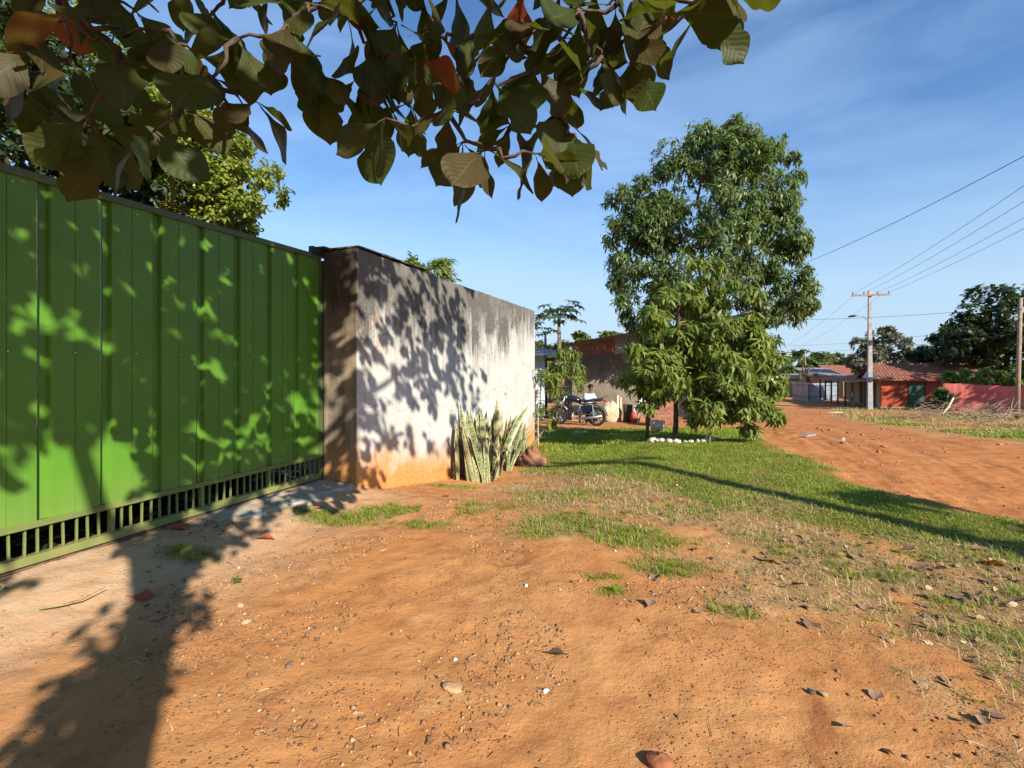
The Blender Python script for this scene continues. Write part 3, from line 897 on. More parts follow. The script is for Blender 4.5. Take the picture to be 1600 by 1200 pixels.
# the rest of its crown, unseen above and behind: shaped to shade gate and dapple wall
SV = np.array(S); WV_ = np.array([SV[1], -SV[0], 0]); WV_ = -WV_ / np.linalg.norm(WV_)
QV = np.cross(SV, WV_); QV = QV * np.sign(QV[2])
def shade(w, q):
    n = fbm(w * 2.0 + 5, q * 2.0, 3, 203); n2 = fbm(w * 4.6 + 1, q * 4.6, 2, 209)
    clump = sstep(0.36, 0.56, 0.55 * n + 0.45 * n2)
    d = np.zeros_like(w)
    up = sstep(3.25, 4.1, q - 0.42 * w + (n - .5) * 1.3) * (1 - sstep(1.0, 1.7, w))
    d = np.maximum(d, 4.6 * up)
    lo = sstep(2.65, 3.1, q) * (1 - sstep(0.9, 1.4, w)) * clump
    d = np.maximum(d, 2.1 * lo)
    ws = 4.75 + 0.36 * (w - 1.46)
    wu = sstep(-.25, .45, q - ws + (n - .5) * 1.6) * sstep(1.0, 1.4, w) * (1 - sstep(3.1, 4.5, w))
    d = np.maximum(d, 1.3 * wu)
    wlw = sstep(3.3, 3.7, q) * sstep(1.0, 1.4, w) * (1 - sstep(3.4, 4.5, w)) * sstep(0.42, 0.56, 0.5 * n + 0.5 * n2)
    d = np.maximum(d, 1.7 * wlw)
    blob = (1 - sstep(0.75, 1.25, ((w + 0.46) / 0.29) ** 2 + ((q - 1.20) / 0.40) ** 2 + (n - .5) * 0.8))  # low leaves added in place of the viewer's own shadow
    d = np.maximum(d, 2.6 * blob)
    colm = (1 - sstep(0.7, 1.3, np.abs(w + 0.29) / (0.22 + 0.9 * (n - .45)))) * sstep(1.2, 1.5, q) * (1 - sstep(2.7, 2.9, q))
    d = np.maximum(d, 1.9 * colm)
    spur = (1 - sstep(0.7, 1.3, ((w - 0.15) / 0.46) ** 2 + ((q - 2.42 - 0.55 * (w - .1)) / 0.17) ** 2 + (n - .5) * 1.2))
    d = np.maximum(d, 2.2 * spur)
    edge = (1 - sstep(0.7, 1.2, ((w + 1.2) / 0.24) ** 2 + ((q - 2.25) / 0.28) ** 2 + (n - .5)))
    d = np.maximum(d, 1.8 * edge)
    d = d * np.where(q < 2.95, 2.5, 1.0) * np.where((q < 2.15) & (w > 0.02), 0.0, 1.0)
    return d * (1 - sstep(6.9, 8.2, q)) * sstep(-3.4, -2.4, w)
NC = 26000
w = g.uniform(-3.4, 4.8, NC); q = g.uniform(0.7, 8.2, NC)
dens = shade(w, q)
area = 8.2 * 7.5; per = 0.0092 * 5           # shadow area of one rosette
keep = g.uniform(0, 1, NC) < dens * area / per / NC
w, q = w[keep], q[keep]
zlo = np.where(q < 3.0, 2.1 + 0.3 * q, 3.3 + 0.25 * np.maximum(q - 3, 0)); zhi = zlo + np.where(q < 3.0, 0.7, 2.0)
z = zlo + (zhi - zlo) * g.uniform(0, 1, len(q))
s_ = (z - QV[2] * q) / SV[2]
C = w[:, None] * WV_ + q[:, None] * QV + s_[:, None] * SV
for it in range(8):                           # keep it out of the open view: push up along the sun ray
    px, py, fr = proj(C)
    bad = fr & (py > -170) & (px > -320) & (px < 1920)
    C[bad] += SV * 0.7
px, py, fr = proj(C)
ok = ~(fr & (py > -170) & (px > -320) & (px < 1920))
C = C[ok]
O = unit(g.normal(size=(len(C), 3)) + np.array([0, 0, 0.6]))
SZ = np.repeat(np.where((C @ QV) < 2.95, 0.62, 1.0), 5)
P, D, N = rosettes(C, O, 5, 0.35, g, 1.0, 0.03)
N = N + SV * 0.8
sh = g.integers(0, 14, len(P)); Vs = []; Fs = []; Us = []; b = 0
for i in range(14):
    m_ = sh == i
    v, f = scatter(SHAPES[i][0], SHAPES[i][1], P[m_], D[m_], N[m_], g.uniform(0.13, 0.25, m_.sum()) * SZ[m_])
    Vs.append(v); Fs.append(f + b); b += len(v); Us.append(np.tile(SHAPES[i][2], (m_.sum(), 1)))
o = link_mesh('foliage', uv_mesh('foliage', np.concatenate(Vs), np.concatenate(Fs), np.concatenate(Us), M_ALM2), M_ALM2, alm)
o['kind'] = 'stuff'
print('almond leaves', nleaf, 'shade rosettes', len(C))

# ------------------------------------------------------------------ trees and plants of the place
M_MANGO = leafmat('mango_leaves', (0.050, 0.095, 0.032), (0.120, 0.170, 0.052), (0.22, 0.21, 0.08), 0.28, 0.45, 0.4)
M_MANGO2 = leafmat('young_mango_leaves', (0.095, 0.155, 0.024), (0.215, 0.260, 0.050), (0.32, 0.27, 0.10), 0.32, 0.52, 0.3)
M_LIME = leafmat('lime_green_leaves', (0.14, 0.19, 0.025), (0.30, 0.32, 0.045), (0.40, 0.36, 0.08), 0.35, 0.40, 0.4)
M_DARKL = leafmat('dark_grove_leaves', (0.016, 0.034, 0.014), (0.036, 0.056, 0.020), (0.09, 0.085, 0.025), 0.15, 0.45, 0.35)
M_SILV = leafmat('silvery_leaves', (0.11, 0.115, 0.085), (0.19, 0.185, 0.145), None, 0.2, 0.5, 0.4)
M_FAR = leafmat('far_wood_leaves', (0.060, 0.095, 0.026), (0.120, 0.145, 0.036), None, 0.25, 0.5, 0.3)
M_BAMB = leafmat('narrow_shrub_leaves', (0.080, 0.135, 0.020), (0.170, 0.210, 0.035), (0.28, 0.25, 0.09), 0.35, 0.42, 0.4)
M_CASS = leafmat('broad_shrub_leaves', (0.120, 0.190, 0.030), (0.210, 0.270, 0.060), None, 0.35, 0.42, 0.4)
M_PAPA = leafmat('papaya_leaves', (0.040, 0.070, 0.035), (0.075, 0.110, 0.050), None, 0.25, 0.42, 0.4)

def gp(px, py):
    p = ground_at(px, py); return Vector((p.x, p.y, p.z))

rs_ = random.Random(12)
# tall mango tree behind the young ones
bt = Vector(((1108 - CX) / FPX * 16.3, 16.3, 0)); bt.z = gz(bt.x, bt.y)
Y = 16.3
plant_tree('mango_tree', 'tall dense mango tree towering over the lawn behind the young mango', bt,
  [plobe(1105, 305, Y, 92, 78, 760), plobe(1182, 300, Y, 52, 56, 360), plobe(1140, 236, Y, 66, 42, 280), plobe(1012, 350, Y, 44, 42, 300), plobe(1002, 425, Y + .3, 38, 56, 300), plobe(1070, 400, Y - .3, 95, 80, 560),
   plobe(1190, 385, Y, 50, 56, 340), plobe(1218, 455, Y, 38, 44, 280), plobe(1176, 500, Y, 56, 44, 280), plobe(1030, 480, Y + .4, 50, 50, 160), plobe(1150, 203, Y, 20, 16, 30), plobe(1102, 214, Y, 20, 18, 34), plobe(1235, 372, Y, 30, 12, 30), plobe(1195, 560, Y + .3, 24, 40, 60), plobe(1000, 500, Y + .3, 28, 30, 60)],
  M_MANGO, 0.235, 11, 0.75, 301, 0.22, limb_r=0.4, inner=0.55, jit=0.10, rough=0.12, extra=
  [plobe(a, b, Y + rs_.uniform(-1.2, 0.6), rs_.uniform(8, 16), rs_.uniform(7, 12), 18) for a, b in
   [(958, 312), (975, 300), (1000, 285), (1030, 268), (1055, 250), (1078, 228), (1100, 200), (1122, 212), (1150, 194), (1168, 208), (1190, 228), (1215, 240), (1238, 246), (1246, 275), (1240, 310), (1236, 340), (1252, 374), (1240, 400), (1258, 425), (1266, 450), (1262, 475), (1245, 495), (962, 345), (955, 375), (968, 405), (962, 440), (972, 470), (985, 500), (1080, 260), (1130, 290), (1180, 330), (1060, 330), (1110, 370), (1150, 250), (1020, 330), (1210, 300)]])

# young mango in front, on the lawn
b1 = gp(1053, 690); Y = b1.y
plant_tree('mango_tree', 'young mango tree with a dark trunk rising from the ring of stones', b1,
  [plobe(1085, 448, Y, 62, 40, 150), plobe(1055, 500, Y, 66, 52, 230), plobe(1130, 500, Y - .1, 58, 55, 220), plobe(1022, 560, Y, 46, 42, 160), plobe(1085, 575, Y - .2, 72, 58, 280), plobe(1165, 550, Y + .1, 40, 46, 170), plobe(1012, 612, Y + .1, 32, 24, 60)],
  M_MANGO2, 0.20, 10, 0.85, 302, 0.055, Vector((b1.x + .1, b1.y, 3.0)), bark=M_BARK2, limb_r=0.4, inner=0.45, jit=0.05, rough=0.25)
b2 = gp(1108, 693); Y2 = b2.y - 0.05
plant_tree('mango_tree', 'bushy mango sapling on a thin stem, leaves drooping towards the road', b2,
  [plobe(1125, 600, Y2, 58, 46, 180), plobe(1165, 605, Y2, 44, 38, 160), plobe(1112, 640, Y2, 36, 22, 80), plobe(1190, 636, Y2, 30, 22, 70), plobe(1155, 650, Y2, 38, 20, 70)],
  M_MANGO2, 0.20, 9, 0.9, 303, 0.026, Vector((b2.x + .15, b2.y, 1.5)), limb_r=0.5, inner=0.35, jit=0.05, rough=0.3)
b3 = gp(1011, 688)
plant_tree('mango_tree', 'slender leaning sapling with dark peeling stem left of the young mango', b3,
  [plobe(1004, 592, b3.y, 30, 24, 30), plobe(1030, 575, b3.y, 30, 24, 24)], M_MANGO2, 0.19, 9, 0.9, 304, 0.042, Vector((b3.x + .08, b3.y, 1.45)), bark=M_BARK2, inner=0.3, jit=0.04)

# trees behind the gate and behind the wall
Y = 9.5
bl = Vector((-6.6, Y, 0.1))
plant_tree('garden_tree', 'sunlit lime-green tree standing in the yard behind the green gate', bl,
  [plobe(300, 270, Y, 95, 75, 620), plobe(345, 310, Y - .2, 66, 60, 460), plobe(230, 190, Y, 110, 90, 420), plobe(120, 120, Y, 120, 110, 420), plobe(40, 220, Y - .5, 110, 90, 300), plobe(340, 225, Y, 50, 45, 240), plobe(20, 40, Y, 120, 90, 260)],
  M_LIME, 0.11, 14, 0.45, 311, 0.20, tv=OVAL_V, inner=0.5, jit=0.08, limb_r=0.4)
Y = 8.0
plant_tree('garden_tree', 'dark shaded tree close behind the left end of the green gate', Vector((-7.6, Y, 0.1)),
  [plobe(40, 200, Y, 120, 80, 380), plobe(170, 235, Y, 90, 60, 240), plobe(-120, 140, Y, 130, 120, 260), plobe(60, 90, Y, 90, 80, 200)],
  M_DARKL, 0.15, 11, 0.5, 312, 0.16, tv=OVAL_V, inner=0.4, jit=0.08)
Y = 13.0
for i, (px, py, rx, ry, lab) in enumerate([(628, 412, 26, 18, 'mango treetop nearest the gate, peeping over the plaster wall'), (690, 428, 44, 18, 'wide mango treetop peeping over the middle of the plaster wall')]):
    p = at(px, 500, Y)
    plant_tree('mango_tree', lab, Vector((p.x, Y, gz(p.x, Y))), [plobe(px, py + 20, Y, rx, ry + 18, 130), plobe(px + 14, py + 30, Y, rx * 1.1, ry + 10, 90)], M_MANGO2, 0.2, 10, 0.3, 320 + i, 0.1, inner=0.4, group='mango trees behind the wall')

# ---------------- snake plants against the wall
def snake_mat():
    t = NT('snake_plant_leaf')
    n = t.n.new('ShaderNodeUVMap'); sp = t.n.new('ShaderNodeSeparateXYZ'); t.l.new(n.outputs['UV'], sp.inputs[0])
    ax = t.math('ABSOLUTE', t.math('SUBTRACT', sp.outputs[0], 0.5))
    wv = t.noise(1.0, 4, 0.6, t.vec((7, 7, 34)), 0.4)
    c = t.mix(t.rng(wv, 0.40, 0.60), (0.075, 0.105, 0.045), (0.24, 0.265, 0.15))
    c = t.mix(t.rng(ax, 0.33, 0.42), c, (0.38, 0.34, 0.12))
    c = t.mix(t.math('MULTIPLY', t.rng(t.objrand(), 0.55, 1.0), t.rng(t.noise(6, 4, 0.6), 0.4, 0.6)), c, (0.34, 0.25, 0.12))
    c = t.mix(t.rng(sp.outputs[1], 0.9, 1.0, 0, 0.7), c, (0.12, 0.07, 0.04))
    return t.done(c, 0.45, 0, 0.4)
M_SNAKE = snake_mat()
M_SNAKD = plain('withered_leaf', (0.085, 0.055, 0.038), 0.8, 0.4, 12)

def sword(L, w, bend, curl, seed, kink=None):
    rs = random.Random(seed); V = []; UV = []; F = []; n = 9
    for i in range(n + 1):
        t = i / n
        ww = w * (0.55 + 0.45 * math.sin(min(1, t * 1.7) * math.pi / 2)) * (1 if t < 0.72 else max(0.03, 1 - ((t - 0.72) / 0.28) ** 1.6))
        yb = bend * t * t * L; zz = L * t * (1 - 0.25 * bend * t)
        if kink and t > kink: q = t - kink; yb += q * L * 0.9; zz -= q * L * 1.5
        for j in (-1, -0.5, 0, 0.5, 1):
            a = curl * t * 2
            x = j * ww; y = 0.35 * abs(j) ** 2 * ww
            V.append((x * math.cos(a) - y * math.sin(a), yb + x * math.sin(a) + y * math.cos(a), zz)); UV.append((j * .5 + .5, t))
    for i in range(n):
        for j in range(4): F.append((i * 5 + j, i * 5 + j + 1, (i + 1) * 5 + j + 1, (i + 1) * 5 + j))
    return np.array(V), np.array(F), np.array(UV)

sw_me = [uv_mesh('leaf', *sword(1.0, 0.045, 0.18 * (i % 4), 0.25 * (i % 3 - 1), i), M_SNAKE) for i in range(9)]
sw_dead = [uv_mesh('leaf', *sword(1.0, 0.035, 0.1, 0.3, 30 + i, 0.55 + .1 * i), M_SNAKD) for i in range(3)]
def snake_clump(label, u0, u1, n, hmin, hmax, seed):
    g2 = np.random.default_rng(seed)
    bx, by = W2(WU + (u0 + u1) / 2, WV + 0.22)
    e = empty('snake_plant', (bx, by, gz(bx, by)))
    tag(e, label, 'plant', 'snake plants at the foot of the wall')
    for i in range(n):
        uu = g2.uniform(u0, u1); vv = g2.uniform(0.12, 0.62)
        x, y = W2(WU + uu, WV + vv)
        tt = (uu - u0) / (u1 - u0)
        dead = i % 6 == 4
        me = sw_dead[i % 3] if dead else sw_me[int(g2.integers(0, 9))]
        o = bpy.data.objects.new('leaf', me); col.objects.link(o); o.parent = e
        h = g2.uniform(hmin, hmax) * (1.0 - 0.35 * g2.uniform(0, 1) ** 2)
        ln = (tt - 0.5) * 0.30 + g2.normal() * 0.12
        o.location = (x - bx, y - by, -0.03)
        o.rotation_euler = (g2.normal() * 0.10 - 0.10, ln, g2.uniform(0, 6.28) if dead else g2.normal() * 0.7)
        o.scale = (h * g2.uniform(.75, 1.1) if not dead else h, h, h)
snake_clump('tall clump of variegated snake plants against the foot of the wall', 2.2, 3.45, 70, 0.85, 1.42, 1)
snake_clump('lower yellowing clump of snake plants nearer the far end of the wall', 3.4, 4.5, 50, 0.6, 1.1, 2)

# ---------------- bamboo-like shrub, sapling and papaya beyond the wall
p = at(868, 640, 17.0); p.z = gz(p.x, p.y)
e = plant_tree('narrow_leaf_shrub', 'bushy narrow-leaved shrub growing beside the blue gate', p,
  [plobe(862, 575, 17, 15, 26, 50), plobe(880, 560, 17, 22, 14, 45), plobe(898, 590, 17, 18, 24, 36), plobe(866, 610, 17, 14, 18, 24)],
  M_BAMB, 0.30, 8, 0.75, 331, 0.03, cat='shrub', inner=0.2, jit=0.1, width=0.7, limb_r=0.8)
p = gp(841, 694)
e = plant_tree('garden_sapling', 'thin pale-stemmed sapling at the far end of the wall', p,
  [plobe(848, 640, p.y, 16, 12, 7), plobe(862, 655, p.y, 12, 10, 5), plobe(846, 590, p.y, 8, 18, 5)], M_BAMB, 0.22, 7, 0.5, 333, 0.018, Vector((p.x, p.y, 1.2)), cat='sapling', bark=plain('pale_stem', (0.42, 0.34, 0.24), 0.8, 0.2, 20), inner=0.1, jit=0.05, limb_r=0.4)

def papaya(px, ptop, y, label, seed, n=13, rl=0.75, mat=None):
    rs = random.Random(seed)
    x = (px - CX) / FPX * y; z0 = gz(x, y); zt = at(px, ptop, y).z
    e = empty('papaya_tree', (x, y, z0)); tag(e, label, 'tree')
    MB().tube([(x, y, z0 - .1), (x + .04, y, (z0 + zt) / 2), (x, y, zt)], [.10, .08, .05], 8).build('trunk', M_BARK, e, smooth=True)
    for i in range(n):
        a = 6.283 * i / n + rs.uniform(-.2, .2); up = rs.uniform(-0.25, 0.9)
        L = rl * rs.uniform(.8, 1.15)
        d = Vector((math.cos(a), math.sin(a), up)).normalized()
        tip = Vector((x, y, zt + rs.uniform(-.25, .05))) + d * L
        m = MB(); m.tube([(x, y, zt - .05), (Vector((x, y, zt)) + tip) / 2 + Vector((0, 0, .06)), tip], [.014, .011, .008], 5)
        # a hand of seven pointed lobes
        out = Vector((d.x, d.y, -0.35)).normalized(); side = out.cross(Vector((0, 0, 1))).normalized(); nr = side.cross(out)
        for k in range(7):
            b = (k - 3) * 0.62
            dd = out * math.cos(b) + side * math.sin(b)
            ss = dd.cross(nr).normalized()
            q = rl * (0.52 - 0.035 * abs(k - 3)) * rs.uniform(.85, 1.1); wd = q * 0.17
            pts = [tip, tip + dd * q * .35 + ss * wd * .6, tip + dd * q * .55 + ss * wd * 1.5 - nr * .02, tip + dd * q * .68 + ss * wd * .7, tip + dd * q - nr * q * 0.25, tip + dd * q * .68 - ss * wd * .7, tip + dd * q * .55 - ss * wd * 1.5 - nr * .02, tip + dd * q * .35 - ss * wd * .6]
            m.add(pts, [tuple(range(8))])
        m.build('frond', mat or M_PAPA, e)
    return e
papaya(873, 492, 17.5, 'tall dark papaya tree rising above the blue house', 1, 22, 0.78)
papaya(852, 520, 23.5, 'low bright papaya crown beside the blue house roof', 2, 9, 0.7, M_CASS)

# dark undergrowth in the yard, added to darken the gaps between the gate bars
g3 = np.random.default_rng(31)
n = 5200; uu = g3.uniform(-0.5, 4.8, n); vv = -4.45 - g3.uniform(0.15, 1.6, n)
xx = uu * SN + vv * CS; yy = uu * CS - vv * SN
hh = g3.uniform(0.0, 0.75, n) ** 1.3
P = np.stack([xx, yy, 0.05 + hh], 1); a = g3.uniform(0, 6.28, n)
D = np.stack([np.cos(a), np.sin(a), g3.uniform(-.2, .6, n)], 1)
v, f = scatter(OVAL_V, OVAL_F, P, D, np.tile([0, 0, 1.], (n, 1)) + g3.normal(scale=.5, size=(n, 3)), g3.uniform(.10, .22, n))
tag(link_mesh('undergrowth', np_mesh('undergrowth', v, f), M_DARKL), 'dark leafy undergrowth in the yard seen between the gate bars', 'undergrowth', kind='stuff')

# ------------------------------------------------------------------ grass, stones and litter on the ground
g = np.random.default_rng(5)
BL_V = np.array([(-.5, 0, 0), (.5, 0, 0), (.36, .55, .10), (-.36, .55, .10), (0, 1, .42)], float)
BL_F = np.array([(0, 1, 2), (0, 2, 3), (3, 2, 4)])
def blades(name, label, cat, X, Y, h, wd, mat, lean=0.5):
    n = len(X)
    P = np.stack([X, Y, Z(X, Y) - 0.004], 1)
    a = g.uniform(0, 6.283, n); l = np.abs(g.normal(scale=lean, size=n))
    D = unit(np.stack([np.cos(a) * l, np.sin(a) * l, np.ones(n)], 1))
    N = np.stack([np.cos(a), np.sin(a), -l * 0.2], 1) + g.normal(scale=.2, size=(n, 3))
    v, f = scatter(BL_V, BL_F, P, D, N, h, wd / h)
    o = link_mesh(name, np_mesh(name, v, f), mat)
    tag(o, label, cat, kind='stuff')
    return o
def sample(n, x0, x1, y0, y1, fn):
    X = g.uniform(x0, x1, n); Y = g.uniform(y0, y1, n)
    k = g.uniform(0, 1, n) < fn(X, Y)
    return X[k], Y[k]
M_GRASS = leafmat('lawn_grass', (0.165, 0.245, 0.022), (0.290, 0.355, 0.042), (0.40, 0.38, 0.12), 0.35, 0.5, 0.25)
M_STRAW = leafmat('dry_grass_blades', (0.38, 0.29, 0.13), (0.56, 0.45, 0.23), (0.20, 0.22, 0.04), 0.25, 0.6, 0.2, tcol=(0.45, 0.35, 0.15))
X, Y = sample(700000, -3.2, 8.2, 1.7, 10.5, lambda x, y: lushness(x, y) ** 1.5 * np.clip(1.25 - 0.05 * y, .4, 1) * (.35 + .65 * sstep(.38, .58, fbm(x * 1.9, y * 1.9, 3, 301))))
hh = g.uniform(0.012, 0.042, len(X)) * (0.7 + 0.7 * fbm(X * 2, Y * 2, 2, 9)) * 1.1
blades('grass', 'short bright green grass of the lawn between wall and road', 'grass', X, Y, hh, 0.0045 + 0.0006 * Y, M_GRASS, 0.75)
X2, Y2_ = sample(90000, -3, 14, 10.5, 16, lambda x, y: lushness(x, y))
X3, Y3 = sample(120000, 8, 40, 8, 36, lambda x, y: lushness(x, y) * 0.8)
X = np.concatenate([X2, X3]); Y = np.concatenate([Y2_, Y3])
blades('far_grass', 'grass of the far lawn and the verge across the road', 'grass', X, Y, g.uniform(.04, .10, len(X)), 0.012 + 0.0008 * Y, M_GRASS, 0.7)
X, Y = sample(420000, -1.5, 8.0, 1.6, 9, lambda x, y: dryness(x, y) * 0.7 * (1 - .6 * lushness(x, y)) + 0.02 * lushness(x, y))
blades('dry_grass', 'flattened straw-coloured grass at the edge of the bare earth', 'grass', X, Y, g.uniform(.02, .085, len(X)), 0.0038 + 0.0004 * Y, M_STRAW, 3.4)
# sprouting tufts
TX = []; TY = []
for gg, rx, ry, k in PG:
    n = int(18 * k * (rx + ry) / 0.4)
    for _ in range(n):
        cx = gg.x + g.normal() * rx * .55; cy = gg.y + g.normal() * ry * .55; m = int(g.integers(14, 34))
        TX.append(cx + g.normal(scale=.014, size=m)); TY.append(cy + g.normal(scale=.014, size=m))
X, Y = sample(1500, 0.5, 8, 1.7, 9, lambda x, y: dryness(x, y))
for cx, cy in zip(X, Y):
    m = int(g.integers(8, 22)); TX.append(cx + g.normal(scale=.012, size=m)); TY.append(cy + g.normal(scale=.012, size=m))
TX = np.concatenate(TX); TY = np.concatenate(TY)
blades('grass_tufts', 'scattered tufts of longer green grass on the bare earth', 'grass', TX, TY, g.uniform(.025, .085, len(TX)), np.full(len(TX), 0.005), M_GRASS, 1.3)
X, Y = sample(60000, 8, 40, 8, 36, lambda x, y: dryness(x, y))
blades('verge_weeds', 'dry brown weeds on the verge across the road', 'weeds', X, Y, g.uniform(.06, .26, len(X)), 0.014 + 0.0006 * Y, M_STRAW, 0.9)

# gravel
OCT_V = np.array([(1, 0, 0), (.3, .9, .1), (-.8, .5, 0), (-.7, -.6, .05), (.4, -.85, 0), (.05, .05, .7), (.0, 0, -.5)], float)
OCT_F = np.array([(0, 1, 5), (1, 2, 5), (2, 3, 5), (3, 4, 5), (4, 0, 5), (1, 0, 6), (2, 1, 6), (3, 2, 6), (4, 3, 6), (0, 4, 6)])
def pebbly(x, y):
    n = fbm(x * 1.5 + 3, y * 1.5, 4, 141)
    u, v = UVof(x, y)
    return (sstep(0.50, 0.60, n) + .08) * (1 - lushness(x, y)) * (1 - dryness(x, y) * .6) * np.clip(1.5 - 0.12 * y, .15, 1) * (0.35 + 0.65 * (1 - sstep(-0.6, 1.4, v)))
t = NT('mixed_gravel'); r = t.island()
c = t.mix(t.rng(r, 0, .45), (0.11, 0.07, 0.05), (0.24, 0.13, 0.07)); c = t.mix(t.rng(r, .55, .95), c, (0.40, 0.235, 0.12)); c = t.mix(t.rng(r, .975, .985), c, (0.52, 0.44, 0.34))
M_GRAV = t.done(c, 0.9, 0, 0.2)
X, Y = sample(90000, -4, 5.5, 1.6, 7.5, lambda x, y: 0.8 * pebbly(x, y) ** 1.4 + 0.018)
n = len(X); sz = np.minimum(0.0030 + 0.0032 * g.exponential(1, n), 0.018)
P = np.stack([X, Y, Z(X, Y) + sz * 0.12], 1); a = g.uniform(0, 6.28, n)
D = np.stack([np.cos(a), np.sin(a), g.normal(scale=.2, size=n)], 1); N = np.tile([0, 0, 1.], (n, 1)) + g.normal(scale=.25, size=(n, 3))
v, f = scatter(OCT_V, OCT_F, P, D, N, sz, g.uniform(.6, 1.1, n))
tag(link_mesh('gravel', np_mesh('gravel', v, f), M_GRAV), 'small brown gravel strewn over the bare red earth', 'gravel', kind='stuff')
# clods of earth on the road
X, Y = sample(26000, 2, 22, 4.5, 30, lambda x, y: roadmask(x, y) * sstep(.5, .64, fbm(x * .9, y * .9, 4, 171)) * .5)
n = len(X); sz = g.uniform(.008, .035, n) + 0.05 * (g.uniform(0, 1, n) > .96)
P = np.stack([X, Y, Z(X, Y) + sz * .1], 1); a = g.uniform(0, 6.28, n)
D = np.stack([np.cos(a), np.sin(a), g.normal(scale=.2, size=n)], 1); N = np.tile([0, 0, 1.], (n, 1)) + g.normal(scale=.25, size=(n, 3))
v, f = scatter(OCT_V, OCT_F, P, D, N, sz, g.uniform(.6, 1.1, n))
tag(link_mesh('earth_clods', np_mesh('earth_clods', v, f), plain('red_clod', (0.36, 0.14, 0.055), .95, .35, 9)), 'crumbled clods of red earth on the dirt road', 'clods', kind='stuff')
# twigs, stalks and leaf crumbs
X, Y = sample(9000, -4, 6.5, 1.6, 8, lambda x, y: 0.10 + 0.55 * pebbly(x, y) + .5 * dryness(x, y))
n = len(X); a = g.uniform(0, 6.28, n)
TWV = np.array([(-.5, 0, 0), (.5, 0, 0), (.5, .5, .06), (-.5, .5, .06), (.3, 1, 0), (-.3, 1, 0)], float); TWF = np.array([(0, 1, 2, 3), (3, 2, 4, 5)])
L = g.uniform(.015, .075, n)
P = np.stack([X, Y, Z(X, Y) + .005], 1); D = np.stack([np.cos(a), np.sin(a), g.normal(scale=.12, size=n)], 1)
v, f = scatter(TWV, TWF, P, D, np.tile([0, 0, 1.], (n, 1)) + g.normal(scale=.3, size=(n, 3)), L, g.uniform(.002, .0045, n) / L)
t = NT('litter_bits'); r = t.island(); c = t.mix(t.rng(r, 0, .6), (0.07, 0.045, 0.03), (0.20, 0.12, 0.07)); c = t.mix(t.rng(r, .7, .8), c, (0.50, 0.40, 0.24))
tag(link_mesh('twig_litter', np_mesh('twig_litter', v, f), t.done(c, .85, 0, .2)), 'fine twigs and stalks strewn over the ground', 'twigs', kind='stuff')

# fallen leaves of the almond tree
def fallen_mat(name, c1, c2, c3):
    t = NT(name); r = t.objrand(); c = t.mix(t.rng(r, 0, .5), c1, c2); c = t.mix(t.rng(r, .6, 1), c, c3)
    n = t.n.new('ShaderNodeUVMap'); sp = t.n.new('ShaderNodeSeparateXYZ'); t.l.new(n.outputs['UV'], sp.inputs[0])
    ax = t.math('ABSOLUTE', t.math('SUBTRACT', sp.outputs[0], 0.5))
    c = t.mix(t.rng(ax, .01, .03, .5, 0), c, (0.45, 0.33, 0.2)); c = t.mix(t.rng(t.noise(18, 4, .6), .5, .7, 0, .6), c, (0.08, 0.045, 0.03))
    return t.done(c, .7, 0, .3)
M_FALL = fallen_mat('brown_fallen_leaf', (0.15, 0.085, 0.05), (0.25, 0.155, 0.095), (0.085, 0.048, 0.032))
M_FRED = fallen_mat('red_fallen_leaf', (0.34, 0.075, 0.035), (0.40, 0.11, 0.045), (0.30, 0.06, 0.03))
M_FORG = fallen_mat('orange_fallen_leaf', (0.55, 0.22, 0.03), (0.50, 0.17, 0.03), (0.45, 0.15, 0.03))
def curl_shape(i):
    V, F, UVs = leaf_shape(500 + i); V = V.copy()
    V[:, 2] = V[:, 2] * 0.6 + 0.9 * (V[:, 0] ** 2) * 1.2 + 0.3 * (V[:, 1] - .5) ** 2
    return V, F, UVs
CUR = [curl_shape(i) for i in range(6)]
ME_F = {m.name: [uv_mesh('fallen_leaf', *c, m) for c in CUR] for m in (M_FALL, M_FRED, M_FORG)}
def fallen(px, py, L, rz, mat, label, group=None, flip=0.0):
    p = ground_at(px, py)
    o = bpy.data.objects.new('fallen_leaf', ME_F[mat.name][fallen.k % 6]); fallen.k += 1; col.objects.link(o)
    o.location = (p.x, p.y, p.z + 0.012); o.scale = (L, L, L); o.rotation_euler = (flip, random.uniform(-.25, .25), rz)
    tag(o, label, 'leaf', group)
fallen.k = 0
fallen(396, 845, .17, -1.2, M_FRED, 'bright red fallen leaf in the sun beside the gate shadow')
fallen(200, 938, .15, -1.4, M_FRED, 'orange-red fallen leaf at the left edge of the tree shadow')
fallen(262, 826, .20, -1.3, M_FRED, 'reddish fallen leaf lying along the bottom rail of the gate')
fallen(490, 797, .09, -.6, M_FRED, 'small dark red fallen leaf on the grass beside the concrete sill')
fallen(845, 1024, .15, -1.5, M_FALL, 'curled purplish-brown fallen leaf in the middle of the bare earth')
fallen(1585, 890, .20, 0.9, M_FORG, 'vivid orange fallen leaf at the right edge of the dry grass')
fallen(1180, 876, .20, -1.9, M_FALL, 'long dark brown leaf on the border of bare earth and grass')
fallen(688, 776, .12, -1.3, M_FRED, 'red leaf fragment in front of the snake plants')
XL, YL = sample(5200, 0.6, 6.5, 1.7, 7.5, lambda x, y: dryness(x, y) * (.25 + .75 * sstep(1.2, 3.4, x)) * .7 + .012)
n = len(XL); a = g.uniform(0, 6.28, n)
P = np.stack([XL, YL, Z(XL, YL) + .010], 1); D = np.stack([np.cos(a), np.sin(a), g.normal(scale=.35, size=n)], 1)
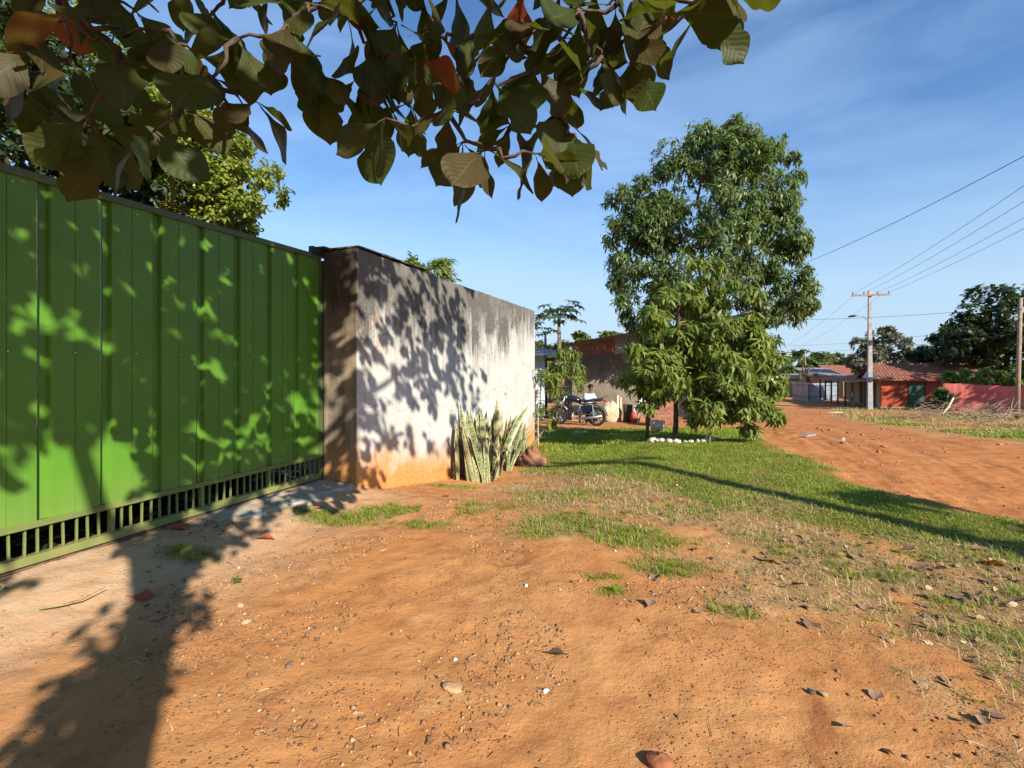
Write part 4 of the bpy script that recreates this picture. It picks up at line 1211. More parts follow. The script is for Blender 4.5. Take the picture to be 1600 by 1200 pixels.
v, f = scatter(OVAL_V * np.array([1, 1, 2.2]), OVAL_F, P, D, np.tile([0, 0, 1.], (n, 1)) + g.normal(scale=.5, size=(n, 3)), g.uniform(.02, .065, n))
t = NT('leaf_crumbs'); r = t.island(); c = t.mix(t.rng(r, 0, .6), (0.08, 0.045, 0.03), (0.24, 0.14, 0.08)); c = t.mix(t.rng(r, .7, .85), c, (0.42, 0.31, 0.18))
tag(link_mesh('leaf_litter', np_mesh('leaf_litter', v, f), t.done(c, .8, 0, .2)), 'crumbled dry leaf litter between the straw and grass', 'leaf litter', kind='stuff')
gl = np.random.default_rng(8)
for i in range(64):
    px = gl.uniform(1290, 1600) if i < 46 else gl.uniform(1000, 1420); py = 845 + (px - 1290) * 0.32 + gl.normal() * 42 if i < 46 else gl.uniform(830, 980)
    if py < 815: py = 830
    fallen(px, py, gl.uniform(.06, .14), gl.uniform(0, 6.28), M_FALL, 'dry brown fallen leaf curled among the straw and grass', 'dry fallen leaves on the grass', gl.normal() * .3)
for i in range(7):
    fallen(gl.uniform(1300, 1600), gl.uniform(1000, 1180), gl.uniform(.05, .09), gl.uniform(0, 6.28), M_FALL, 'brown fallen leaf on the bare earth near the lower right corner', 'leaves on the earth at lower right', gl.normal() * .3)

# single stones one can point at
def stone(px, py, r, col_, label, seed):
    p = ground_at(px, py)
    o = MB().blob((0, 0, r[2] * .35), r, seed, .22, 10, 7).build('stone', plain('stone_%d' % seed, col_, .9, .3, 20, bump=.5, bscale=60), smooth=True)
    o.location = p; o.rotation_euler = (0, 0, seed * 1.3); tag(o, label, 'stone')
stone(822, 921, (.014, .012, .012), (.75, .72, .66), 'small white pebble alone on the bare red earth', 1)
stone(706, 1072, (.055, .034, .016), (.40, .25, .13), 'flat earth-coloured stone half sunk in the bare ground', 2)
stone(853, 1079, (.018, .012, .012), (.62, .60, .58), 'grey-white pebble below the curled brown leaf', 3)
stone(1268, 1084, (.020, .014, .012), (.10, .075, .07), 'small dark stone near the bottom, right of centre', 4)
stone(1030, 1194, (.055, .045, .022), (.25, .09, .04), 'dark red stone cut by the bottom edge of the view', 5)
stone(450, 1042, (.016, .014, .012), (.16, .12, .11), 'dark pebble beside the large tree shadow', 6)
stone(376, 948, (.028, .018, .014), (.48, .33, .20), 'pale stone lying just right of the shadow column', 7)
stone(385, 973, (.030, .020, .012), (.48, .32, .19), 'pale flat stone below the other pale stone by the shadow', 8)
stone(1025, 908, (.016, .012, .012), (.13, .09, .09), 'dark round pebble left of the dry grass edge', 9)
# little weed
p = ground_at(370, 915)
e = empty('seedling', p); tag(e, 'single bright green seedling weed on the earth near the gate', 'plant')
MB().tube([(0, 0, -.01), (.005, 0, .05)], [.003, .002], 5).build('stem', M_CASS, e, False)
for i in range(9):
    a = i * 2.4; L = .035 + .003 * (i % 4)
    d = Vector((math.cos(a), math.sin(a), .25)); sd = Vector((-math.sin(a), math.cos(a), 0)); b = Vector((0, 0, .02 + .004 * i))
    MB().add([b, b + d * L * .5 + sd * L * .35, b + d * L - Vector((0, 0, .008)), b + d * L * .5 - sd * L * .35], [(0, 1, 2, 3)]).build('leaf', M_CASS, e, False)
# dead stalk by the gate
p = ground_at(60, 958)
o = MB().tube([(0, 0, .012), (.10, .02, .03), (.16, .10, .02), (.20, .22, .04)], [.004, .006, .005, .003], 6).build('dead_stalk', plain('dry_stalk', (.28, .2, .09), .8, .3, 20)); o.location = p
tag(o, 'dry bent stalk on the earth below the left part of the gate', 'stalk')

# ring of pale stones round the young mango, mound of earth at the wall end
ME_S = [MB().blob((0, 0, .02), (.10, .07, .055), 60 + i, .25, 9, 6).mesh('border_stone', plain('pale_border_stone_%d' % i, (.58, .52, .45), .9, .3, 14, bump=.5), True) for i in range(4)]
for i in range(17):
    a = math.pi * (0.75 + 1.3 * i / 16); c_ = gp(1062, 688)
    x = c_.x + .62 * math.cos(a) + random.uniform(-.04, .04); y = c_.y + .38 * math.sin(a) + random.uniform(-.04, .04)
    o = bpy.data.objects.new('border_stone', ME_S[i % 4]); col.objects.link(o); o.location = (x, y, gz(x, y) + .01); o.rotation_euler = (0, 0, random.uniform(0, 6)); s_ = random.uniform(.6, 1.15); o.scale = (s_, s_, s_)
    tag(o, 'whitish stone in the ring round the young mango trunk', 'stone', 'ring stones round the young mango')
p = gp(828, 735)
t = NT('crumbling_earth'); n_ = t.noise(5, 6, .65); t.bump(t.noise(14, 6, .7), .9, .04)
M_MOUND = t.done(t.mix(t.rng(n_, .35, .65), (.22, .10, .06), (.34, .18, .105)), .95, 0, .1)
mb = MB().blob((0, 0, .05), (.27, .34, .27), 71, .16, 60, 40)
mb.v = [(x * k, y * k, z * k) for (x, y, z) in mb.v for k in [1 + 0.8 * (float(fbm(x * 5 + z * 4, y * 5 - z * 3, 4, 19)) - .5) + .30 * (float(fbm(x * 22 + z * 9, y * 22 + z * 17, 3, 23)) - .5)]]
o = mb.build('earth_mound', M_MOUND, smooth=True); o.location = (p.x + .0, p.y + .55, p.z - .03)
tag(o, 'brown crumbling earth mound at the far end of the plaster wall', 'mound')

# ------------------------------------------------------------------ buildings
def brickwall(name, c1, c2, mortar, sx=0.22, sz=0.085):
    t = NT(name)
    o = t.sep(); cb = t.n.new('ShaderNodeCombineXYZ')
    t.l.new(o[0], cb.inputs[0]); t.l.new(o[2], cb.inputs[1])
    b = t.n.new('ShaderNodeTexBrick'); t.l.new(cb.outputs[0], b.inputs['Vector'])
    b.inputs['Color1'].default_value = (*c1, 1); b.inputs['Color2'].default_value = (*c2, 1); b.inputs['Mortar'].default_value = (*mortar, 1)
    b.inputs['Scale'].default_value = 1.0; b.inputs['Mortar Size'].default_value = 0.010
    b.inputs['Brick Width'].default_value = sx; b.inputs['Row Height'].default_value = sz
    c = t.mix(t.rng(t.noise(2, 5, .6), .35, .7, 0, .5), b.outputs['Color'], tuple(q * .5 for q in c1))
    t.bump(b.outputs['Fac'], -0.5, 0.01)
    return t.done(c, .9, 0, .15)
M_BRICK = brickwall('bare_red_brick', (0.30, 0.105, 0.06), (0.21, 0.07, 0.045), (0.22, 0.17, 0.14))
def render_mat():
    t = NT('patchy_render'); o = t.sep()
    n = t.noise(1.6, 6, .65); st = t.noise(1, 5, .6, t.vec((6, 6, .5)))
    c = t.mix(t.rng(n, .35, .65), (0.14, 0.118, 0.09), (0.21, 0.178, 0.135))
    c = t.mix(t.rng(t.math('ADD', o[2], t.math('MULTIPLY', st, 1.3)), 2.3, 3.1, 0, .75), c, (0.10, 0.085, 0.07))
    c = t.mix(t.rng(t.math('ADD', o[2], t.math('MULTIPLY', n, .5)), .25, .7, .7, 0), c, (0.40, 0.19, 0.09))
    t.bump(t.noise(20, 5, .6), .4, .01)
    return t.done(c, .92, 0, .15)
M_RENDER = render_mat()
M_ZINC = plain('corrugated_zinc', (0.24, 0.24, 0.25), .65, .2, 3, metal=.1, dirt=(0.25, 0.16, 0.11))
M_ZINCB = plain('blue_grey_zinc', (0.24, 0.29, 0.36), .5, .2, 3, metal=.2, dirt=(0.22, 0.17, 0.15))
M_BLUE = plain('pale_blue_paint', (0.36, 0.52, 0.68), .7, .12, 3)
M_WHITE = plain('white_paint', (0.66, 0.68, 0.70), .6, .1, 4)
M_DWOOD = plain('dark_wood', (0.085, 0.055, 0.035), .8, .35, 12)
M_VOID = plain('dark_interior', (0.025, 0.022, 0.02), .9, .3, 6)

def corrugated(L, W, amp, pitch, M, mats, name, parent, rows=1):
    n = int(L / pitch * 6); V = []; F = []
    for i in range(n + 1):
        x = L * i / n; z = amp * math.sin(2 * math.pi * x / pitch)
        for j in range(rows + 1): V.append(M @ Vector((x, W * j / rows, z)))
        for j in range(rows + 1): V.append(M @ Vector((x, W * j / rows, z - 0.006)))
    r2 = 2 * (rows + 1)
    for i in range(n):
        for j in range(rows):
            a = i * r2 + j; F.append((a, a + r2, a + r2 + 1, a + 1)); b_ = a + rows + 1; F.append((b_, b_ + 1, b_ + r2 + 1, b_ + r2))
    return MB().add(V, F).build(name, mats, parent, False)

# house with brick and rendered wall behind the motorcycle
hz_ = gz(2.3, 18.6)
h = empty('brick_house', (2.3, 18.6, hz_ - .05), R(-3))
tag(h, 'rendered house wall with bare brick band and sloping metal roof behind the motorcycle', 'house')
# front wall: local x right, z up; height rises to the right
MB().prism([(0, 0), (3.05, 0), (3.05, 2.62), (0, 2.52)], 0, .18).build('rendered_wall', M_RENDER, h, False)
MB().prism([(0, 2.524), (1.62, 2.574), (1.62, 3.22), (0, 2.95)], .012, .16).build('brick_band', M_BRICK, h, False)
for i in range(3):
    x0 = 1.625 + i * .48; MB().prism([(x0, 2.575), (x0 + .46, 2.595), (x0 + .46, 3.28 + .07 * i), (x0, 3.21 + .07 * i)], .02 - .012 * (i % 2), .15).build('metal_panel', M_ZINC, h, False)
MB().box((3.06, .5, 0), (6.6, .66, 3.0)).build('rear_wall', M_RENDER, h, False)
MB().box((3.05, .02, 0), (3.17, .66, 3.05)).build('corner_post', M_DWOOD, h, False)
MB().box((3.9, .44, 0), (4.8, .49, 2.1)).build('doorway', M_VOID, h, False)  # near-black slab: the unlit room behind is put into its colour
MB().box((-.0, .19, 0), (.16, 5.5, 2.5)).build('side_wall', M_RENDER, h, False)
Mr = Matrix.Translation((-.25, -.25, 2.99)) @ Matrix.Rotation(R(-9.2), 4, 'Y')
corrugated(7.2, 5.6, .018, .16, Mr, M_ZINC, 'roof', h)
MB().prism([(3.2, 3.2), (6.5, 3.7), (6.5, 3.9), (3.2, 3.4)], -.02, .06).build('fascia', M_DWOOD, h, False)

# pale blue house at the end of the wall
bx, by = -1.15, 19.0
h = empty('blue_house', (bx, by, gz(bx, by) - .05), R(4)); tag(h, 'pale blue house with a barred gate half hidden by the wall end', 'house')
MB().box((0, 0, 0), (2.45, 3, 2.55)).build('wall', M_BLUE, h, False)
o = MB().box((1.55, -.04, .15), (2.32, -.005, 2.02)).build('door', M_WHITE, h, False)
for i in range(8):
    MB().tube([(1.58 + i * .10, -.06, .15), (1.58 + i * .10, -.06, 2.02)], .010, 6).build('bar', M_DWOOD if i in (0, 7) else M_BLUE, o, False)
for z in (.16, .95, 2.0): MB().tube([(1.57, -.062, z), (2.3, -.062, z)], .013, 6).build('crossbar', M_DWOOD, o, False)
Mr = Matrix.Translation((-.2, -.75, 2.78)) @ Matrix.Rotation(R(5), 4, 'Y') @ Matrix.Rotation(R(6), 4, 'X')
corrugated(3.5, 4.0, .015, .15, Mr, M_ZINC, 'roof', h)
MB().box((2.46, -.1, 2.35), (2.9, .1, 2.47)).build('beam', M_DWOOD, h, False)

# red house with tiled roof across the road
HU, HV = 44.4, 12.9
hx, hy = W2(HU, HV)
h = empty('red_house', (hx, hy, gz(hx, hy) - .05), -TH)      # local x to the right, local y down the street
tag(h, 'red-walled house with terracotta roof, white gable and green door across the road', 'house')
M_RED = plain('brick_red_paint', (0.42, 0.08, 0.035), .85, .2, 1.5, dirt=(0.30, 0.075, 0.04))
M_TAN = plain('tan_plaster', (0.42, 0.27, 0.17), .9, .15, 2)
M_TILE = plain('terracotta_tiles', (0.25, 0.10, 0.062), .9, .4, 5, dirt=(0.16, 0.09, 0.07))
MB().box((0, 0, 0), (6.5, .2, 2.25)).build('front_wall', M_RED, h, False)
MB().box((0, .201, 0), (.2, 4.4, 2.25)).build('side_wall', M_TAN, h, False)
MB().box((0, 4.2, 0), (6.5, 4.4, 2.25)).build('rear_wall', M_RED, h, False)
MB().prism([(0, 0), (4.6, 0), (2.3, 1.05)], 0, .12, Matrix.Translation((.06, -.1, 2.25)) @ Matrix.Rotation(R(90), 4, 'Z')).build('gable', M_WHITE, h, False)
rf = empty('roof', (0, 0, 0)); rf.parent = h
for sgn in (0, 1):
    rows = 9
    for i in range(rows):
        # each course of tiles: a scalloped strip lapping over the one below
        m = MB(); t0 = i / rows; t1 = (i + 1.15) / rows
        def rp(x, t): return Vector((x, (-.45 + 2.65 * t) if sgn == 0 else (4.85 - 2.65 * t), 2.16 + 1.18 * t))
        n = 66
        for k in range(n + 1):
            x = -.35 + 7.2 * k / n; b_ = .05 * abs(math.sin(k * math.pi / 2 * 1.0)) + random.uniform(-.008, .008)
            m.v += [rp(x, t0) + Vector((0, 0, .06 + b_)), rp(x, t1) + Vector((0, 0, .02 + b_)), rp(x, t0) + Vector((0, 0, -.02 + b_))]
        for k in range(n):
            m.f += [(3 * k, 3 * k + 3, 3 * k + 4, 3 * k + 1), (3 * k + 2, 3 * k + 5, 3 * k + 3, 3 * k)]
        m.mi = [0] * len(m.f); m.build('tile_course', M_TILE, rf, False)
MB().tube([(-.38, 2.2, 3.4), (6.9, 2.2, 3.4)], .09, 8).build('ridge', M_TILE, rf, False)
d = MB().box((1.72, -.05, 0.05), (2.62, -.008, 1.98)).build('door', plain('dull_green_door', (.06, .10, .06), .6, .2, 3), h, False)
MB().box((1.64, -.03, 0.0), (1.715, -.004, 2.05)).build('frame', M_DWOOD, d, False); MB().box((2.625, -.03, 0.0), (2.7, -.004, 2.05)).build('frame', M_DWOOD, d, False)
MB().box((2.50, -.08, .95), (2.53, -.051, 1.08)).build('handle', M_ZINC, d, False)
MB().box((-.02, -.03, 0), (6.5, -.004, .16)).build('plinth', M_CONC, h, False)
# porch towards the street end
MB().box((0.3, 4.41, 0), (.5, 11, 2.0)).build('porch_wall', M_TAN, h, False)
Mr = Matrix.Translation((-1.9, 4.45, 1.92)) @ Matrix.Rotation(R(-9), 4, 'Y'); corrugated(3.2, 6.9, .015, .18, Mr, M_TILE, 'porch_roof', h)
Mr = Matrix.Translation((-1.9, .1, 1.98)) @ Matrix.Rotation(R(-7), 4, 'Y'); corrugated(1.9, 4.3, .015, .18, Mr, M_TILE, 'porch_roof', h)
for y in (0.5, 2.4, 4.6, 6.8, 9.0, 11.1):
    MB().tube([(-1.75, y, 0), (-1.75, y, 1.95)], .07, 8).build('porch_post', M_DWOOD, h, False)
for y in (1.2, 3.1, 5.6, 8.2):
    MB().box((-.04 if y < 4.4 else .27, y, 0.02), (-.005 if y < 4.4 else .295, y + .85, 1.9)).build('doorway', M_DWOOD, h, False)

# zinc-sheet fence and sheds farther down the road
def sheet_fence(name, label, p0, p1, hgt, n, mats):
    a = Vector((p0[0], p0[1], 0)); b = Vector((p1[0], p1[1], 0)); d = b - a; L = d.length
    e = empty(name, (a.x, a.y, min(gz(a.x, a.y), gz(b.x, b.y)) - .05), math.atan2(d.y, d.x)); tag(e, label, 'fence', 'sheet fences down the road')
    for i in range(n):
        w = L / n
        MB().box((i * w + .012, (.01 if i % 2 else 0), .05), ((i + 1) * w - .012, (.03 if i % 2 else .02), hgt * random.uniform(.97, 1.0))).build('sheet', mats, e, False)
        MB().box((i * w - .04, .035, 0), (i * w + .04, .10, hgt)).build('post', M_DWOOD, e, False)
    for z in (.5, hgt - .3): MB().box((0, -.03, z), (L, -.004, z + .05)).build('rail', M_DWOOD, e, False)
A = at(1238, 0, 52); B = at(1265, 0, 48.5); C_ = at(1311, 0, 51)
sheet_fence('sheet_fence', 'sunlit pinkish board fence at the far bend of the road', (A.x, A.y), (B.x, B.y), 2.0, 5, plain('pinkish_boards', (0.40, 0.29, 0.27), .8, .2, 3))
sheet_fence('sheet_fence', 'blue-grey zinc sheet fence left of the red house porch', (B.x, B.y), (C_.x, C_.y), 1.9, 6, M_ZINCB)
def shed(label, px, y, w, d, hgt, rise, wallm, roofm, rz=0):
    x = (px - CX) / FPX * y; e = empty('shed', (x, y, gz(x, y) - .05), rz); tag(e, label, 'shed', 'sheds down the road')
    MB().box((-w / 2, 0, 0), (w / 2, d, hgt)).build('wall', wallm, e, False)
    MB().box((-w * .1, -.03, 0), (w * .12, -.004, hgt * .8)).build('door', M_DWOOD, e, False)
    ang = math.atan2(rise, d)
    Mr = Matrix.Translation((-w / 2 - .2, -.3, hgt + .05)) @ Matrix.Rotation(ang, 4, 'X'); corrugated(w + .4, d * 1.15, .02, .25, Mr, roofm, 'roof', e)
shed('low shed with pale grey zinc roof above the sheet fence', 1294, 57, 3.6, 3.5, 2.5, .9, M_TAN, plain('pale_zinc', (.27, .25, .235), .75, .2, 3))
shed('small shed with sunlit whitish roof left of the stump', 1246, 60, 2.4, 2.5, 2.2, .5, M_TAN, plain('whitish_zinc', (.36, .31, .27), .8, .15, 3))
shed('shed with terracotta roof between the zinc shed and red house', 1326, 62, 3.6, 3.2, 2.5, 1.3, M_TAN, M_TILE)

# pinkish-red garden wall among weeds on the right
p = at(1474, 0, 30); q = at(1640, 0, 27.5)
e = empty('garden_wall', (p.x, p.y, gz(p.x, p.y) - .1), math.atan2(q.y - p.y, q.x - p.x)); tag(e, 'faded pinkish-red garden wall overgrown with weeds, right of the red house', 'wall')
slab((q - p).length, .18, 1.80, 1.6, 0, 30, .03, 12).build('plaster_face', plain('faded_pink_red', (0.60, 0.14, 0.12), .9, .22, 1.2, dirt=(0.40, 0.22, 0.17)), e, False)

# ------------------------------------------------------------------ poles and wires
M_POLE = plain('grey_concrete_pole', (0.30, 0.30, 0.305), .85, .2, 3, bump=.3)
M_WPOLE = plain('weathered_wood_pole', (0.27, 0.20, 0.15), .9, .3, 9, bump=.5)
M_BLK = plain('black_fitting', (0.03, 0.03, 0.035), .6, .3, 20)
M_CER = plain('ceramic_insulator', (0.25, 0.16, 0.12), .3, .2, 20)
def utility_pole(x, y, hgt, label, rz, lamp=True):
    z = gz(x, y); e = empty('utility_pole', (x, y, z), rz); tag(e, label, 'utility pole', 'concrete utility poles')
    V = []; n = 6
    m = MB()
    for i in range(n + 1):
        t = i / n; a = .155 - .065 * t; b_ = .12 - .045 * t
        m.v += [(-a, -b_, hgt * t - .1), (a, -b_, hgt * t - .1), (a, b_, hgt * t - .1), (-a, b_, hgt * t - .1)]
    for i in range(n):
        for j in range(4): m.f.append((4 * i + j, 4 * i + (j + 1) % 4, 4 * i + 4 + (j + 1) % 4, 4 * i + 4 + j))
    m.f.append((4 * n, 4 * n + 1, 4 * n + 2, 4 * n + 3)); m.mi = [0] * len(m.f)
    m.build('post', M_POLE, e, False, bevel=.015)
    for z1 in (1.9, 4.4): MB().box((-.1, -.19, z1), (.1, -.14, z1 + .3)).build('recess_plate', M_BLK, e, False)
    ca = MB().box((-1.15, -.17, hgt - .45), (1.15, -.09, hgt - .33)).build('crossarm', M_WPOLE, e, False)
    for k in (-1.05, -.4, .4, 1.05):
        MB().lathe([(.015, 0), (.05, .05), (.03, .09), (.05, .12), (.025, .18)], 10, Matrix.Translation((k, -.13, hgt - .33))).build('insulator', M_CER, ca, False)
    if lamp:
        la = MB().tube([(-.08, -.05, hgt - 2.2), (-.5, -.3, hgt - 1.85), (-1.0, -.5, hgt - 1.8)], .025, 8).build('lamp_arm', M_ZINC, e, False)
        MB().lathe([(.03, 0), (.09, .06), (.12, .2), (.12, .34), (.08, .48), (.02, .52)], 12, Matrix.Translation((-.95, -.47, hgt - 1.8)) @ Matrix.Rotation(R(-95), 4, 'Y') @ Matrix.Diagonal((.6, 1, 1, 1))).build('lamp_head', M_BLK, la, False)
    return e
P1 = at(1359, 0, 33); utility_pole(P1.x, P1.y, 8.15, 'grey concrete utility pole with crossarm and street lamp before the red house', R(-14))
P0 = (8.3, -2.9); utility_pole(P0[0], P0[1], 8.0, 'concrete utility pole on the near right verge behind the viewer', R(-24), False)
PF = at(1219, 0, 72); utility_pole(PF.x, PF.y, 6.2, 'distant pale utility pole at the far bend of the road', R(-20), False)
pw = gp(1589, 656)
e = empty('wooden_pole', pw); tag(e, 'weathered wooden pole standing at the right edge beside the brush', 'pole')
MB().tube([(0, 0, -.2), (.06, 0, 2.2), (.15, 0, 4.75)], [.085, .075, .06], 12).build('post', M_WPOLE, e, False, smooth=True)
for z1 in (2.35, 4.3): MB().tube([(.06 + .03 * (z1 - 2.2), 0, z1), (.06 + .03 * (z1 - 2.2), 0, z1 + .06)], .082, 12).build('band', M_ZINC, e, False)
def post(label, px, pyt, y, r, mat, name='thin_pole'):
    x = (px - CX) / FPX * y; z0 = gz(x, y); zt = at(px, pyt, y).z
    o = MB().tube([(0, 0, -.1), (r * .8, 0, (zt - z0) * .5), (-r * .4, 0, zt - z0)], [r, r * .9, r * .7], 8).build(name, mat); o.location = (x, y, z0); tag(o, label, 'pole', 'thin poles down the road'); return o
post('thin wooden pole rising behind the small whitish shed', 1258, 550, 58, .09, M_WPOLE)
post('short thin leaning pole left of the other by the shed', 1251, 575, 57, .06, M_WPOLE)
e = empty('dead_stump', at(1263, 600, 56)); e.location.z = gz(e.location.x, 56); tag(e, 'knobbly brown dead trunk beside the zinc fence', 'stump')
MB().tube([(0, 0, -.1), (.1, 0, 1.5), (-.1, 0, 2.6), (.15, .1, 3.7)], [.3, .24, .2, .1], 8).build('trunk', M_BARK2, e, False, smooth=True)
MB().tube([(0, 0, 2.4), (.6, .1, 2.8), (1.3, .2, 2.5)], [.16, .14, .08], 7).build('limb', M_BARK2, e, False, smooth=True)
MB().tube([(-.1, 0, 2.5), (-.6, .1, 3.1), (-.5, .2, 3.9)], [.13, .11, .06], 7).build('limb', M_BARK2, e, False, smooth=True)
e = empty('road_sign', at(1213, 600, 66)); e.location.z = gz(e.location.x, 66); tag(e, 'small white board on a post at the far bend', 'sign')
MB().tube([(0, 0, -.1), (0, 0, 1.5)], .05, 8).build('post', M_WPOLE, e, False); MB().box((-.7, -.06, 1.4), (.7, -.02, 2.4)).build('board', plain('white_board', (.7, .7, .66), .6, .08, 3), e, False)

M_WIRE = plain('black_wire', (0.045, 0.045, 0.05), .6, .2, 3)
def wire(label, a, b, sag, r=.0075):
    a = Vector(a); b = Vector(b); pts = []
    for i in range(25):
        t = i / 24; p = a.lerp(b, t); p.z -= sag * 4 * t * (1 - t); pts.append(p)
    tag(MB().tube(pts, r, 5).build('overhead_wire', M_WIRE), label, 'wire', 'overhead wires')
z1 = gz(P1.x, P1.y) + 8.0; z0_ = gz(*P0) + 7.85
labs = ['uppermost wire running from the lamp pole crossarm to the right edge', 'second wire from the lamp pole crossarm to the right edge', 'third wire from the lamp pole crossarm to the right edge', 'lowest wire from the lamp pole crossarm to the right edge']
for i, k in enumerate((-1.05, -.4, .4, 1.05)):
    wire(labs[i], (P1.x + k * math.cos(R(-14)), P1.y + k * math.sin(R(-14)), z1 - .1), (P0[0] + k * math.cos(R(-24)), P0[1] + k * math.sin(R(-24)), z0_ - .0), .55)
labs = ['upper far wire from the lamp pole down towards the distant pole', 'lower far wire from the lamp pole down towards the distant pole']
for i, k in enumerate((-.9, .9)):
    wire(labs[i], (P1.x + k, P1.y, z1 - .1), (PF.x + k, PF.y, gz(PF.x, PF.y) + 5.9), .5)
wire('long wire crossing from behind the tall mango up to the right edge', at(1240, 418, 19), (P0[0], P0[1] + .2, z0_ - .9), .55)
wire('nearly level wire between the tall mango and the wooden pole', at(1235, 500, 24), (pw.x + .2, pw.y, at(1600, 479, pw.y).z), .1)
wire('faint lower wire between the tall mango and the wooden pole', at(1235, 540, 40), (pw.x + .2, pw.y, at(1600, 505, pw.y).z), .2, .007)
wire('faint lowest wire between far trees and the wooden pole', at(1235, 548, 52), (pw.x + .2, pw.y, at(1600, 520, pw.y).z), .3, .007)

# ------------------------------------------------------------------ far trees
def far_tree(name, label, px, y, lobes, mat, leaf, k, seed, group=None, tr=.2, **kw):
    x = (px - CX) / FPX * y
    plant_tree(name, label, Vector((x, y, gz(x, y))), [plobe(a, b, y + random.uniform(-.5, .5), rx, ry, n) for a, b, rx, ry, n in lobes], mat, leaf, k, .3, seed, tr, group=group, tv=OVAL_V, **{'inner': .45, 'jit': .15, **kw})
far_tree('silvery_tree', 'silvery-leaved open tree behind the red house roof', 1382, 52, [(1382, 538, 34, 20, 130), (1348, 552, 24, 20, 90), (1412, 552, 26, 18, 90), (1365, 560, 30, 18, 80), (1395, 524, 18, 10, 40), (1335, 572, 18, 16, 50)], M_SILV, .55, 9, 401, tr=.28, width=.8)
G = 'dark trees on the right'
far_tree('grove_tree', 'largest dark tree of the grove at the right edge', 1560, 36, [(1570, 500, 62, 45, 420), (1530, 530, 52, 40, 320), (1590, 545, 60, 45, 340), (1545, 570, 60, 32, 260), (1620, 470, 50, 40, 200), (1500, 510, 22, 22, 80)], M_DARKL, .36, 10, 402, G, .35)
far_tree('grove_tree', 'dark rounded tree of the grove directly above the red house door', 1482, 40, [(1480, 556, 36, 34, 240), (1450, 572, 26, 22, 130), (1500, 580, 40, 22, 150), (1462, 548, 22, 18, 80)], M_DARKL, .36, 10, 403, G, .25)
far_tree('grove_tree', 'lighter green tree at the left foot of the dark grove', 1452, 50, [(1452, 560, 26, 20, 130), (1436, 574, 22, 14, 70)], M_FAR, .45, 9, 404, G, .2)
GW = 'trees of the far wood'
wood = [(1216, 578, 30, 26, 84, 'far tree half hidden behind the mango leaves by the road'), (1252, 570, 30, 22, 92, 'broad far tree behind the small whitish shed'), (1290, 572, 30, 20, 88, 'pale green far tree behind the zinc shed roof'),
        (1322, 576, 26, 20, 82, 'far tree left of the silvery tree'), (1270, 580, 26, 20, 76, 'lower dark green far tree behind the stump'), (1240, 588, 22, 18, 70, 'nearest far tree behind the distant pole'), (1305, 586, 24, 14, 74, 'low far tree right above the zinc fence'),
        (1182, 580, 30, 30, 80, 'far tree behind the right side of the young mango'), (1405, 575, 30, 16, 84, 'far tree low behind the red house ridge')]
for i, (px, py, rx, ry, y, lab) in enumerate(wood):
    far_tree('far_tree', lab, px, y, [(px, py, rx, ry, 170), (px - rx * .5, py + 8, rx * .6, ry * .8, 80), (px + rx * .5, py + 6, rx * .6, ry * .8, 80)], M_FAR, .75, 8, 420 + i, GW, .3)
GL = 'trees beyond the houses on the left'
for i, (px, py, rx, ry, y, lab) in enumerate([(925, 540, 34, 14, 40, 'green tree showing just above the brick house roof'), (960, 532, 24, 14, 44, 'small treetop above the metal panels of the brick house'), (1000, 560, 40, 26, 50, 'tree behind the brick house seen past the mango'), (860, 548, 30, 14, 46, 'dim tree behind the blue house roof'), (1060, 570, 40, 30, 60, 'far tree seen through the mango trunks'), (1130, 575, 40, 28, 66, 'far tree behind the bushy mango sapling')]):
    far_tree('far_tree', lab, px, y, [(px, py, rx, ry, 150), (px + rx * .4, py + 6, rx * .7, ry * .8, 80)], M_FAR, .5, 8, 440 + i, GL, .25)
# unseen trees added past the right edge to shade red house and verge
for i, (x, y, r, hgt) in enumerate([(37.2, 21.5, 5.0, 11.6), (47, 30, 5, 12), (36, 12, 3.2, 8)]):
    z = gz(x, y)
    plant_tree('grove_tree', ['big dark tree just outside the right edge of the view', 'tall dark tree behind the grove beyond the right edge', 'dark tree on the right verge nearest the viewer'][i], Vector((x, y, z)), [((x, y, z + hgt * .68), (r, r, hgt * .34), 400), ((x - r * .4, y + r * .4, z + hgt * .55), (r * .8, r * .8, hgt * .26), 240)], M_DARKL, .4, 10, .3, 460 + i, .35, group=G, tv=OVAL_V, inner=.4, jit=.15)
x, y = 7.15, 0.25; z = gz(x, y)
plant_tree('verge_shrub', 'tall slim shrub on the near right verge outside the view', Vector((x, y, z)), [((x, y, z + 2.7), (.6, .6, 1.0), 150), ((x + .1, y - .1, z + 1.6), (.8, .8, 1.0), 220)], M_MANGO, .2, 9, .6, 470, .06, cat='shrub')

# shrubs and brush on the right verge
GS = 'leafy shrubs along the pink wall'
for i, (px, py, rx, ry, y, lab) in enumerate([(1545, 590, 26, 12, 29.8, 'bright broad-leaved shrub hanging over the middle of the pink wall'), (1500, 590, 18, 8, 31, 'small shrub at the left end of the pink wall top'), (1592, 596, 24, 12, 29, 'bright broad-leaved shrub by the wooden pole'), (1472, 624, 14, 14, 30, 'shrub in front of the corner of the red house')]):
    x = (px - CX) / FPX * y
    plant_tree('broadleaf_shrub', lab, Vector((x, y, gz(x, y))), [plobe(px, py, y, rx, ry, 90), plobe(px - rx * .5, py + 6, y, rx * .6, ry * .8, 40)], M_CASS if i < 3 else M_MANGO, .30, 7, .5, 480 + i, .05, cat='shrub', group=GS, tv=OVAL_V, inner=.3, jit=.1)
rs = random.Random(3)
M_BRUSH = plain('dead_brush', (0.27, 0.20, 0.14), .9, .4, 6)
